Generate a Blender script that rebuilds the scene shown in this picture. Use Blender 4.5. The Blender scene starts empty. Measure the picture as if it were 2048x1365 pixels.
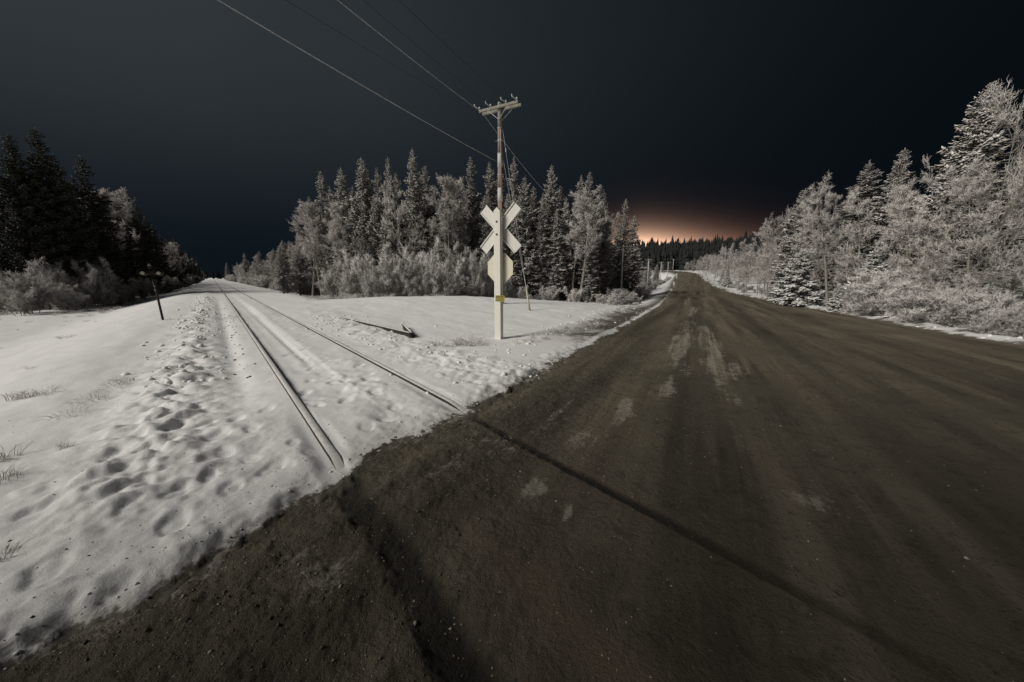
import bpy, bmesh, math, random
import numpy as np
from mathutils import Vector, Matrix

random.seed(7); rng = np.random.default_rng(7)
scene = bpy.context.scene
C = scene.collection
R = math.radians

# ------------------------------------------------------------------ camera
F = 700.0                      # focal length in pixels of the 2048 px wide photograph
CAM_H = 1.60
PITCH = math.atan((682.5 - 555.0) / F)
cam_d = bpy.data.cameras.new('camera'); cam = bpy.data.objects.new('camera', cam_d); C.objects.link(cam)
cam_d.sensor_width = 36.0; cam_d.lens = F / 2048.0 * 36.0
cam_d.clip_start = 0.05; cam_d.clip_end = 5000.0
cam.location = (0, 0, CAM_H); cam.rotation_euler = (math.pi / 2 - PITCH, 0, 0)
scene.camera = cam

# ------------------------------------------------------------------ light
SUN_AZ = R(-117.0)             # where the light comes from, clockwise from +Y (left, a little behind)
SUN_EL = R(37.0)
sun_d = bpy.data.lights.new('sun', 'SUN'); sun = bpy.data.objects.new('sun', sun_d); C.objects.link(sun)
sun_d.energy = 3.1; sun_d.angle = R(26.0); sun_d.color = (1.0, 0.95, 0.87)
ldir = Vector((math.sin(SUN_AZ) * math.cos(SUN_EL), math.cos(SUN_AZ) * math.cos(SUN_EL), math.sin(SUN_EL)))
sun.rotation_euler = ldir.to_track_quat('Z', 'Y').to_euler(); sun.location = ldir * 60

world = bpy.data.worlds.new('World'); scene.world = world; world.use_nodes = True
def build_world():
    nt = world.node_tree; N = nt.nodes; L = nt.links; N.clear()
    out = N.new('ShaderNodeOutputWorld')
    def m(op, a, b=None, c=None, clamp=False):
        n = N.new('ShaderNodeMath'); n.operation = op; n.use_clamp = clamp
        for i, v in enumerate((a, b, c)):
            if v is None: continue
            if isinstance(v, (int, float)): n.inputs[i].default_value = v
            else: L.new(v, n.inputs[i])
        return n.outputs[0]
    def sm(v, a, b):
        n = N.new('ShaderNodeMapRange'); n.interpolation_type = 'SMOOTHSTEP'
        n.inputs[1].default_value = a; n.inputs[2].default_value = b; L.new(v, n.inputs[0]); return n.outputs[0]
    def scale(col, f):
        n = N.new('ShaderNodeVectorMath'); n.operation = 'SCALE'
        n.inputs[0].default_value = col
        if isinstance(f, (int, float)): n.inputs['Scale'].default_value = f
        else: L.new(f, n.inputs['Scale'])
        return n.outputs[0]
    def add(a, b):
        n = N.new('ShaderNodeVectorMath'); L.new(a, n.inputs[0]); L.new(b, n.inputs[1]); return n.outputs[0]
    tc = N.new('ShaderNodeTexCoord'); sx = N.new('ShaderNodeSeparateXYZ'); L.new(tc.outputs['Generated'], sx.inputs[0])
    x, y, z = sx.outputs
    el = m('MULTIPLY', m('ARCSINE', z), 180 / math.pi)
    az = m('MULTIPLY', m('ARCTAN2', x, y), 180 / math.pi)
    # dim veil of light high in the sky towards the left
    g = m('POWER', m('DIVIDE', m('SUBTRACT', 0.95, x, clamp=False), 1.85, clamp=True), 1.7)
    veil = m('MULTIPLY', sm(el, 1.0, 30.0), g)
    noise = N.new('ShaderNodeTexNoise'); noise.inputs['Scale'].default_value = 2.2; noise.inputs['Detail'].default_value = 3
    L.new(tc.outputs['Generated'], noise.inputs['Vector'])
    veil = m('MULTIPLY', veil, m('ADD', m('MULTIPLY', noise.outputs[0], 0.35), 0.82))
    dark = m('ADD', m('MULTIPLY', sm(x, 1.05, -0.2), 0.55), 0.45)
    base = scale((0.0036, 0.0066, 0.0100), dark)
    col = add(base, scale((0.0380, 0.0430, 0.0465), veil))
    # glow of a far-off plant behind the hill
    daz = m('SUBTRACT', az, 19.5)
    def glow(el0, sv, sh, c):
        v = m('EXPONENT', m('DIVIDE', m('MULTIPLY', m('MAXIMUM', m('SUBTRACT', el, el0), 0.0), -1.0), sv))
        h = m('EXPONENT', m('MULTIPLY', m('POWER', m('DIVIDE', m('ABSOLUTE', daz), sh), 1.5), -1.0))
        return scale(c, m('MULTIPLY', v, h))
    col = add(col, glow(4.5, 1.1, 6.0, (2.0, 1.30, 0.85)))
    col = add(col, glow(4.5, 1.3, 10.0, (0.55, 0.225, 0.145)))
    col = add(col, glow(4.8, 3.2, 13.0, (0.017, 0.0080, 0.0075)))
    # trace of daylight-blue air from the sky model
    sky = N.new('ShaderNodeTexSky'); sky.sky_type = 'NISHITA'; sky.sun_disc = False
    sky.sun_elevation = SUN_EL; sky.sun_rotation = SUN_AZ % (2 * math.pi)
    bg1 = N.new('ShaderNodeBackground'); L.new(sky.outputs[0], bg1.inputs[0]); bg1.inputs[1].default_value = 0.00006
    bg2 = N.new('ShaderNodeBackground'); L.new(col, bg2.inputs[0]); bg2.inputs[1].default_value = 1.0
    ad = N.new('ShaderNodeAddShader'); L.new(bg1.outputs[0], ad.inputs[0]); L.new(bg2.outputs[0], ad.inputs[1])
    L.new(ad.outputs[0], out.inputs[0])
build_world()
vs = scene.view_settings; vs.view_transform = 'Standard'; vs.look = 'None'; vs.gamma = 1.0; vs.exposure = 0.0
scene.display_settings.display_device = 'sRGB'
scene.render.engine = 'CYCLES'
scene.cycles.max_bounces = 5; scene.cycles.diffuse_bounces = 3; scene.cycles.use_denoising = True

# ------------------------------------------------------------------ noise and small helpers
def _hash(ix, iy, seed):
    h = (ix.astype(np.int64) * 374761393 + iy.astype(np.int64) * 668265263 + seed * 974711) & 0xffffffff
    h = ((h ^ (h >> 13)) * 1274126177) & 0xffffffff
    h = ((h ^ (h >> 16)) * 2246822519) & 0xffffffff
    return ((h ^ (h >> 13)) & 0xffffff) / float(0xffffff)
def vnoise(x, y, seed=0):
    x0 = np.floor(x); y0 = np.floor(y); fx = x - x0; fy = y - y0
    u = fx * fx * fx * (fx * (fx * 6 - 15) + 10); v = fy * fy * fy * (fy * (fy * 6 - 15) + 10)
    a = _hash(x0, y0, seed); b = _hash(x0 + 1, y0, seed); c = _hash(x0, y0 + 1, seed); d = _hash(x0 + 1, y0 + 1, seed)
    return (a * (1 - u) + b * u) * (1 - v) + (c * (1 - u) + d * u) * v
def fbm(x, y, seed=0, octv=4, gain=0.5):
    s = 0; a = 1; t = 0
    for i in range(octv):
        k = 2.03 ** i
        s = s + a * (vnoise(x * k + 13.7 * i, y * k - 7.1 * i, seed + i) * 2 - 1); t += a; a *= gain
    return s / t
def sst(a, b, x):
    t = np.clip((x - a) / (b - a), 0, 1); return t * t * (3 - 2 * t)

cp, sp = math.cos(PITCH), math.sin(PITCH)
def ray(u, v):
    x = (u - 1024.0) / F; y = -(v - 682.5) / F
    return (x, cp + y * sp, -sp + y * cp)

# ------------------------------------------------------------------ layout: track and road frames
TA = R(-40.09); T = (math.sin(TA), math.cos(TA)); TN = (-T[1], T[0])          # along the track, to its left
RAIL_N = (-0.647, -2.157)
RA = R(27.8); RD = (math.sin(RA), math.cos(RA)); RW = (RD[1], -RD[0])          # along the road, to its right
def track(x, y): return x * T[0] + y * T[1], x * TN[0] + y * TN[1]
def untrack(t, n): return t * T[0] + n * TN[0], t * T[1] + n * TN[1]
def road_sw(x, y):
    s = x * RD[0] + y * RD[1]; w = x * RW[0] + y * RW[1]
    c = -np.clip(np.asarray(s) - 135.0, 0, 200) ** 2 * 0.0032
    return s, w - c
def unroad(s, w):
    w = w - max(0.0, min(s - 135.0, 200)) ** 2 * 0.0032
    return s * RD[0] + w * RW[0], s * RD[1] + w * RW[1]
_ps = np.array([-200, -40, 0, 4, 12, 20, 30, 40, 50, 60, 75, 100, 130, 180, 210, 260, 400, 900.0])
_pz = np.array([0.6, 0.05, 0, -0.02, -0.15, -0.34, -0.55, -0.70, -0.70, -0.55, -0.15, 0.75, 2.0, 4.3, 5.1, 5.6, 7.0, 8.0])
_fs = np.linspace(-200, 900, 4401); _fz = np.interp(_fs, _ps, _pz)
_k = np.hanning(49); _k /= _k.sum(); _fz = np.convolve(np.pad(_fz, 24, mode='edge'), _k, 'valid')
def zroad(s): return np.interp(s, _fs, _fz)
def edges(s):
    l = np.interp(s, [-20, 0, 14, 28, 51, 72, 105, 140, 220], [-2.6, -2.38, -2.24, -2.5, -3.3, -4.0, -5.6, -6.6, -7.0])
    r = np.interp(s, [-20, 12, 18, 26, 36, 45, 54, 62, 80, 114, 145, 220], [9.0, 8.0, 7.55, 7.35, 6.9, 6.2, 4.9, 3.6, 2.2, 0.6, -0.6, -1.0])
    return l, r

def road_in(x, y):
    """signed distance inside the road, with a ragged edge"""
    s, w = road_sw(x, y); l, r = edges(s)
    rag = 0.21 * fbm(x * 0.9, y * 0.9, 3, 4) + 0.11 * fbm(x * 4, y * 4, 9, 3) + 0.05 * fbm(x * 15, y * 15, 10, 2)
    return np.minimum(w - l, r - w) + rag, s, w

DENTS = []          # (x, y, rx, ry, angle, depth)
def natural(x, y):
    t, n = track(x, y); s, w = road_sw(x, y)
    r = np.hypot(x, y)
    # level bed of the track
    bed = -0.022 + 0 * x
    left = -1.15 * sst(1.6, 7.5, n) - 0.15 * sst(7, 16, n)
    right = -0.95 * sst(3.5, 9.0, -n - 1.4)
    # open snowy knoll between track and road keeps its height near the crossing, then falls behind its brow
    brow = sst(33, 22, np.hypot((x + 3) * 0.55, y) ) * sst(-22, -10, x)
    right = right * (1 - brow) + brow * (0.02 + 0.16 * sst(3, 7, -n - 1.4) * sst(10, 22, y) + 0.26 * np.exp(-((x + 5.5) / 7.5) ** 2) * sst(12, 24, y))
    z = bed + np.where(n > -1.4, left, right)
    # to the right the land follows the road
    q = sst(-14, -4, w) * sst(14, 40, s)
    zr = zroad(s) - 0.45
    z = z * (1 - q) + zr * q
    q2 = sst(3.0, 6.0, w)
    z = z * (1 - q2) + (zroad(s) - 0.30) * q2
    # far hill beyond the end of the road
    az = np.degrees(np.arctan2(x, y))
    hill = 21.0 * sst(215, 430, r) * sst(-4, 22, az) * (1 + 0.25 * sst(25, 45, az)) + 10 * sst(300, 700, r) * sst(14, 2, az) * sst(-34, -20, az)
    z = z + hill
    z = z + 0.05 * fbm(x * 0.35, y * 0.35, 21, 4) * sst(2, 8, r) + 0.5 * fbm(x * 0.02, y * 0.02, 22, 3) * sst(60, 160, r) * sst(6, 20, np.abs(n + 1.4))
    return z, t, n, s, w

def snow_height(x, y, fine=True):
    d, s, w = road_in(x, y)
    z, t, n, s, w = natural(x, y)
    zr = zroad(s)
    out = np.clip(-d, 0, None)
    b = 1 - sst(0.0, 3.2, out)
    z = z * (1 - b) + (zr + 0.015 + 0.05 * sst(0, 0.5, out)) * b
    r = np.hypot(x, y)
    if fine:
        tk = np.exp(-((n + 1.4) / 1.9) ** 4)          # between the rails stays low
        # wind-packed relief
        z = z + (1 - b) * (0.030 * fbm(n * 1.3, t * 0.45, 31, 4) + 0.012 * fbm(x * 3.2, y * 3.2, 33, 3)) * (1 - 0.5 * tk)
        # windrow thrown off the line, left of the rails, and its sharp inner edge
        wr = np.exp(-((n - 0.62) / 0.42) ** 2) * sst(0.3, 1.6, out)
        lump = np.abs(fbm(x * 2.6, y * 2.6, 41, 4))
        z = z + wr * (0.02 + 0.15 * lump + 0.035 * fbm(x * 8, y * 8, 43, 3)) * sst(90, 40, t)
        z = z - 0.06 * np.exp(-((n + 0.12) / 0.16) ** 2) * sst(4.5, 8, t) * sst(40, 25, t)
        # groove and ridges left by the snow plough between the rails
        far = sst(6.0, 9.5, t)
        z = z + far * (-0.045 * np.exp(-((n + 1.22) / 0.06) ** 2) + 0.014 * np.exp(-((n + 1.42) / 0.16) ** 2) - 0.016 * np.exp(-((n + 0.98) / 0.12) ** 2))
        # cleared flangeways beside the rails
        # tumbled snow: right of the rails and between them near the road
        rt = np.exp(-((n + 3.35) / 0.75) ** 2) * sst(14, 8, np.abs(t - 9))
        z = z + rt * (0.10 * np.abs(fbm(x * 1.9, y * 1.9, 51, 4)) + 0.05 * np.abs(fbm(x * 5, y * 5, 52, 3)))
        mid = np.exp(-((n + 1.55) / 0.62) ** 4) * sst(9.5, 7.0, t)
        z = z + mid * 0.045 * fbm(x * 2.3 + 0.8 * y, y * 2.3, 55, 4) * sst(0, 0.5, out)
        # ploughed bank along the road edges
        l, rr = edges(s)
        bankL = np.exp(-((w - l + 1.5) / 0.42) ** 2) * sst(7.0, 9.5, s) * sst(60, 25, s)
        z = z + bankL * (0.04 + 0.14 * np.abs(fbm(x * 2.4, y * 2.4, 61, 4)))
        bankR = np.exp(-((w - rr - 0.75) / 0.45) ** 2)
        z = z + bankR * (0.12 + 0.12 * fbm(x * 2.0, y * 2.0, 63, 4))
        z = z + 0.012 * fbm(x * 11, y * 11, 65, 2) * np.exp(-out / 0.5)
        z = z + 0.07 * np.exp(-((out - 0.28 - 0.1 * fbm(x, y, 68, 2)) / 0.16) ** 2) * np.clip(0.35 + 1.3 * fbm(x * 2.2, y * 2.2, 69, 4), 0, 1) * sst(14, 6, s) * (1 - np.exp(-((n + 1.4) / 1.3) ** 4))
        tramp = np.exp(-((n - 0.5) / 0.9) ** 4) * sst(16, 7, t) * sst(0.2, 0.8, out)
        z = z + tramp * (0.022 * fbm(x * 6, y * 6, 57, 4, 0.6) + 0.03 * fbm(x * 2.4, y * 2.4, 58, 3))
        for (dx, dy, rx, ry, an, dep) in DENTS:
            k = (np.abs(x - dx) < 0.9) & (np.abs(y - dy) < 0.9)
            if not k.any(): continue
            ca, sa = math.cos(an), math.sin(an)
            px = (x[k] - dx) * ca + (y[k] - dy) * sa; py = -(x[k] - dx) * sa + (y[k] - dy) * ca
            q = np.sqrt((px / rx) ** 2 + (py / ry) ** 2)
            q = q * (1 + 0.35 * fbm(x[k] * 4.5 + dx * 9, y[k] * 4.5, 71, 3)) + 0.10 * fbm(x[k] * 14, y[k] * 14, 73, 2)
            z[k] = z[k] - dep * sst(1.12, 0.58, q) + 0.16 * abs(dep) * np.exp(-((q - 1.45) / 0.4) ** 2) * sst(-0.3, 0.8, px / rx)
    z = np.where(d > -0.5, np.maximum(z, zr + 0.008 + 0.02 * sst(0, .25, -d)), z)
    for rn in RAIL_N:
        k = sst(rn - 0.075, rn - 0.03, n) * sst(rn + 0.22, rn + 0.07, n)
        z = z * (1 - k) + np.minimum(z, -0.004) * k
        k = sst(rn - 0.16, rn - 0.09, n) * sst(rn - 0.035, rn - 0.05, n) * sst(-0.05, 0.3, out)
        z = z * (1 - k) + np.minimum(z, 0.020) * k
    inside = sst(-0.02, 0.30, d)
    z = np.where(d > -0.02, (zr + 0.015) - 0.10 * inside + 0.012 * fbm(x * 9, y * 9, 67, 2), z)
    return z, d, n, t, s, w

def road_height(x, y):
    s, w = road_sw(x, y); t, n = track(x, y)
    r = np.hypot(x, y)
    near = sst(25, 8, r)
    z = zroad(s) + near * (0.012 * fbm(x * 1.2, y * 1.2, 81, 3))
    # broken, clumpy crust near the left shoulder
    l, rr = edges(s)
    crust = sst(2.6, 0.5, w - l) * sst(16, 6, s)
    z = z + crust * (0.030 * fbm(x * 6, y * 6, 83, 4, 0.7) + 0.012 * np.abs(fbm(x * 17, y * 17, 85, 2)))
    z = z + near * 0.004 * fbm(x * 14, y * 14, 87, 3, 0.7)
    # wheel ruts along the road
    for wc in (-0.9, 1.0, 3.1, 5.0):
        z = z - 0.012 * np.exp(-((w - wc - 0.15 * fbm(s * 0.1, s * 0, 88, 2)) / 0.35) ** 2)
    # flangeways where the rails cross
    wob = 0.05 * fbm(t * 2.0, n * 0, 91, 3)
    gl = np.exp(-((n - RAIL_N[0] + wob) / 0.105) ** 4); gr = np.exp(-((n - RAIL_N[1] + 0.01) / 0.055) ** 4) * (0.12 + 0.88 * sst(-1.0, 1.6, t))
    rough = np.clip(0.75 + 0.7 * fbm(x * 3.3, y * 3.3, 93, 3), 0, 1)
    z = z - 0.055 * gl * rough - 0.028 * gr
    z = z + 0.006 * np.exp(-((n - RAIL_N[1] - 0.25) / 0.18) ** 2) + 0.02 * np.exp(-((n - RAIL_N[0] + 0.36) / 0.22) ** 2)
    return z, n, t, s, w, np.maximum(gl * (0.75 + 0.25 * rough), gr)

def ground_z(x, y):
    a = np.array([float(x)]); b = np.array([float(y)])
    z, d, *_ = snow_height(a, b, fine=False)
    if d[0] > 0: return float(zroad(road_sw(a, b)[0])[0])
    return float(z[0])
_KS = np.concatenate([np.geomspace(0.5, 60, 700), np.geomspace(60.5, 400, 200)])
def at(u, v):
    """the ground point that the photograph shows at pixel u, v"""
    rx, ry, rz = ray(u, v)
    x, y = rx * _KS, ry * _KS
    z, d, *_ = snow_height(x, y, fine=False)
    z = np.where(d > 0, zroad(road_sw(x, y)[0]), z)
    hit = np.nonzero(CAM_H + rz * _KS < z)[0]
    i = max(1, hit[0]) if len(hit) else len(_KS) - 1
    g0 = CAM_H + rz * _KS[i - 1] - z[i - 1]; g1 = CAM_H + rz * _KS[i] - z[i]
    f = g0 / (g0 - g1) if g0 > 0 > g1 else 1.0
    k = _KS[i - 1] + f * (_KS[i] - _KS[i - 1])
    return float(rx * k), float(ry * k)
def along(u, v, dist):
    """point at that pixel's bearing and a horizontal distance; with the height its ray has there"""
    rx, ry, rz = ray(u, v); h = math.hypot(rx, ry)
    return rx / h * dist, ry / h * dist, CAM_H + rz / h * dist

# ------------------------------------------------------------------ materials
def mat(name, rough=0.8, spec=0.3):
    m = bpy.data.materials.new(name); m.use_nodes = True
    nt = m.node_tree; b = nt.nodes['Principled BSDF']
    b.inputs['Roughness'].default_value = rough
    b.inputs['Specular IOR Level'].default_value = spec
    return m, nt, b
def ramp(nt, fac, stops):
    n = nt.nodes.new('ShaderNodeValToRGB'); e = n.color_ramp.elements
    while len(e) < len(stops): e.new(0.5)
    for k, (p, c) in zip(e, stops): k.position = p; k.color = (*c, 1) if len(c) == 3 else c
    nt.links.new(fac, n.inputs[0]); return n.outputs[0]
def noise(nt, scale, detail=4, rough=0.55, vec=None, dist=0.0):
    n = nt.nodes.new('ShaderNodeTexNoise'); n.inputs['Scale'].default_value = scale; n.inputs['Detail'].default_value = detail
    n.inputs['Roughness'].default_value = rough; n.inputs['Distortion'].default_value = dist
    if vec is not None: nt.links.new(vec, n.inputs['Vector'])
    return n.outputs[0]
def mixc(nt, f, a, b):
    n = nt.nodes.new('ShaderNodeMix'); n.data_type = 'RGBA'
    if isinstance(f, (int, float)): n.inputs[0].default_value = f
    else: nt.links.new(f, n.inputs[0])
    for i, v in ((6, a), (7, b)):
        if isinstance(v, tuple): n.inputs[i].default_value = (*v, 1)
        else: nt.links.new(v, n.inputs[i])
    return n.outputs[2]
def mth(nt, op, a, b=None, clamp=False):
    n = nt.nodes.new('ShaderNodeMath'); n.operation = op; n.use_clamp = clamp
    for i, v in enumerate((a, b)):
        if v is None: continue
        if isinstance(v, (int, float)): n.inputs[i].default_value = v
        else: nt.links.new(v, n.inputs[i])
    return n.outputs[0]
def mrange(nt, v, a, b, c=0.0, d=1.0):
    n = nt.nodes.new('ShaderNodeMapRange'); n.interpolation_type = 'SMOOTHSTEP'
    for i, k in zip((1, 2, 3, 4), (a, b, c, d)): n.inputs[i].default_value = k
    nt.links.new(v, n.inputs[0]); return n.outputs[0]
def bump(nt, b, h, strength, dist):
    n = nt.nodes.new('ShaderNodeBump'); n.inputs['Strength'].default_value = strength; n.inputs['Distance'].default_value = dist
    nt.links.new(h, n.inputs['Height']); nt.links.new(n.outputs[0], b.inputs['Normal'])
def objvec(nt):
    n = nt.nodes.new('ShaderNodeTexCoord'); return n.outputs['Object']
def attr(nt, name):
    n = nt.nodes.new('ShaderNodeAttribute'); n.attribute_name = name; return n
def stretch(nt, vec, sc):
    n = nt.nodes.new('ShaderNodeMapping'); n.inputs['Scale'].default_value = sc; nt.links.new(vec, n.inputs['Vector']); return n.outputs[0]

def m_snow():
    m, nt, b = mat('snow', 0.65, 0.25)
    ov = objvec(nt)
    n1 = noise(nt, 1.3, 5, 0.6, ov); n2 = noise(nt, 26, 4, 0.6, ov); n3 = noise(nt, 90, 2, 0.6, ov)
    clean = mixc(nt, n1, (0.70, 0.70, 0.70), (0.82, 0.82, 0.815))
    dirt = attr(nt, 'dirt').outputs['Fac']
    sp_ = mrange(nt, mth(nt, 'ADD', mth(nt, 'ADD', mth(nt, 'MULTIPLY', n2, 0.7), mth(nt, 'MULTIPLY', noise(nt, 5.0, 4, 0.6, ov), 0.45)), mth(nt, 'MULTIPLY', dirt, 0.55)), 0.78, 1.02)
    f = mth(nt, 'MULTIPLY', sp_, mth(nt, 'MULTIPLY', dirt, 1.5, clamp=True), clamp=True)
    f2 = mth(nt, 'MULTIPLY', dirt, 0.62)
    c = mixc(nt, f2, clean, (0.40, 0.36, 0.31))
    c = mixc(nt, f, c, (0.10, 0.088, 0.07))
    nt.links.new(c, b.inputs['Base Color'])
    bump(nt, b, mth(nt, 'ADD', n2, mth(nt, 'MULTIPLY', n3, 0.5)), 0.20, 0.03)
    return m
def m_road():
    m, nt, b = mat('dirty_road', 0.85, 0.25)
    uv = nt.nodes.new('ShaderNodeUVMap'); uv.uv_map = 'sw'; v = uv.outputs[0]      # x = across, y = along, in metres
    ov = objvec(nt)
    st = noise(nt, 1.0, 5, 0.6, stretch(nt, v, (2.2, 0.10, 1)))
    st2 = noise(nt, 1.0, 5, 0.65, stretch(nt, v, (9.0, 0.30, 1)), 0.3)
    big = noise(nt, 0.55, 5, 0.6, ov, 0.5); fine = noise(nt, 34, 5, 0.72, ov); grit = noise(nt, 120, 3, 0.7, ov)
    c = mixc(nt, mrange(nt, st, 0.36, 0.66), (0.066, 0.057, 0.041), (0.215, 0.182, 0.132))
    c = mixc(nt, mrange(nt, big, 0.35, 0.7), c, (0.122, 0.106, 0.076))
    red = noise(nt, 0.9, 3, 0.5, stretch(nt, v, (1.5, 0.25, 1)))
    c = mixc(nt, mth(nt, 'MULTIPLY', mrange(nt, red, 0.45, 0.75), 0.5), c, (0.150, 0.112, 0.088))
    # crumbs of darker and paler frozen grit
    c = mixc(nt, mth(nt, 'MULTIPLY', mrange(nt, fine, 0.56, 0.70), 0.75), c, (0.014, 0.013, 0.011))
    c = mixc(nt, mth(nt, 'MULTIPLY', mrange(nt, grit, 0.56, 0.70), 0.6), c, (0.23, 0.205, 0.165))
    mot = noise(nt, 5.5, 6, 0.75, ov, 0.6)
    c = mixc(nt, mth(nt, 'MULTIPLY', mrange(nt, mot, 0.52, 0.64), 0.42), c, (0.036, 0.031, 0.024))
    c = mixc(nt, mth(nt, 'MULTIPLY', mrange(nt, mot, 0.46, 0.34), 0.35), c, (0.17, 0.148, 0.115))
    wet = attr(nt, 'groove').outputs['Fac']
    c = mixc(nt, mth(nt, 'MULTIPLY', attr(nt, 'clay').outputs['Fac'], 0.7), c, (0.22, 0.165, 0.12))
    c = mixc(nt, mth(nt, 'MULTIPLY', wet, 0.95), c, (0.020, 0.018, 0.014))
    pol = attr(nt, 'track_wear').outputs['Fac']
    c = mixc(nt, mth(nt, 'MULTIPLY', pol, 0.68), c, (0.030, 0.027, 0.020))
    # streaks of packed snow and ice
    ice = attr(nt, 'ice').outputs['Fac']
    def cen(v, k): return mth(nt, 'MULTIPLY', mth(nt, 'SUBTRACT', v, 0.5), k)
    brk = mth(nt, 'ADD', cen(st2, 1.6), mth(nt, 'ADD', cen(fine, 1.3), cen(noise(nt, 8, 5, 0.75, ov), 1.6)))
    f = mrange(nt, mth(nt, 'ADD', brk, mth(nt, 'MULTIPLY', ice, 0.90)), 0.56, 0.98)
    c = mixc(nt, mth(nt, 'MULTIPLY', f, 0.80), c, (0.36, 0.33, 0.27))
    nt.links.new(c, b.inputs['Base Color'])
    h = mth(nt, 'ADD', mth(nt, 'MULTIPLY', fine, 1.0), mth(nt, 'MULTIPLY', grit, 0.5))
    h = mth(nt, 'ADD', h, mth(nt, 'MULTIPLY', mot, 1.2))
    bump(nt, b, h, 0.9, 0.035)
    return m
def m_frost(name, bark, frost, lo=-0.15, hi=0.75, amount=1.0, sc=3.0, vary=0.62):
    m, nt, b = mat(name, 0.85, 0.15)
    g = nt.nodes.new('ShaderNodeNewGeometry'); sx = nt.nodes.new('ShaderNodeSeparateXYZ'); nt.links.new(g.outputs['Normal'], sx.inputs[0])
    ov = objvec(nt); n1 = noise(nt, sc, 3, 0.6, ov)
    oi = nt.nodes.new('ShaderNodeObjectInfo')
    f = mrange(nt, mth(nt, 'ADD', sx.outputs[2], mth(nt, 'MULTIPLY', mth(nt, 'SUBTRACT', n1, 0.5), 1.6)), lo, hi)
    f = mth(nt, 'MULTIPLY', f, amount)
    fr = mixc(nt, oi.outputs['Random'], frost, tuple(k * vary for k in frost))
    nt.links.new(mixc(nt, f, bark, fr), b.inputs['Base Color'])
    return m
def m_plain(name, col, rough=0.6, var=0.15, sc=8.0, metal=0.0, bmp=0.0, vec=(1, 1, 1)):
    m, nt, b = mat(name, rough, 0.4); b.inputs['Metallic'].default_value = metal
    n1 = noise(nt, sc, 5, 0.6, stretch(nt, objvec(nt), vec))
    nt.links.new(mixc(nt, mrange(nt, n1, 0.3, 0.75), tuple(k * (1 - var) for k in col), tuple(min(1, k * (1 + var)) for k in col)), b.inputs['Base Color'])
    if bmp: bump(nt, b, n1, bmp, 0.01)
    return m
def m_painted(name, col, under, amt=0.72, sc=6.0, vec=(6, 6, 0.5)):
    m, nt, b = mat(name, 0.55, 0.35)
    ov = objvec(nt); n1 = noise(nt, sc, 6, 0.7, stretch(nt, ov, vec)); n2 = noise(nt, 1.4, 3, 0.6, ov)
    c = mixc(nt, n2, tuple(k * 0.88 for k in col), col)
    c = mixc(nt, mth(nt, 'MULTIPLY', mrange(nt, n1, amt - 0.08, amt + 0.05), 0.7), c, under)
    nt.links.new(c, b.inputs['Base Color']); bump(nt, b, n1, 0.25, 0.01)
    return m

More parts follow.
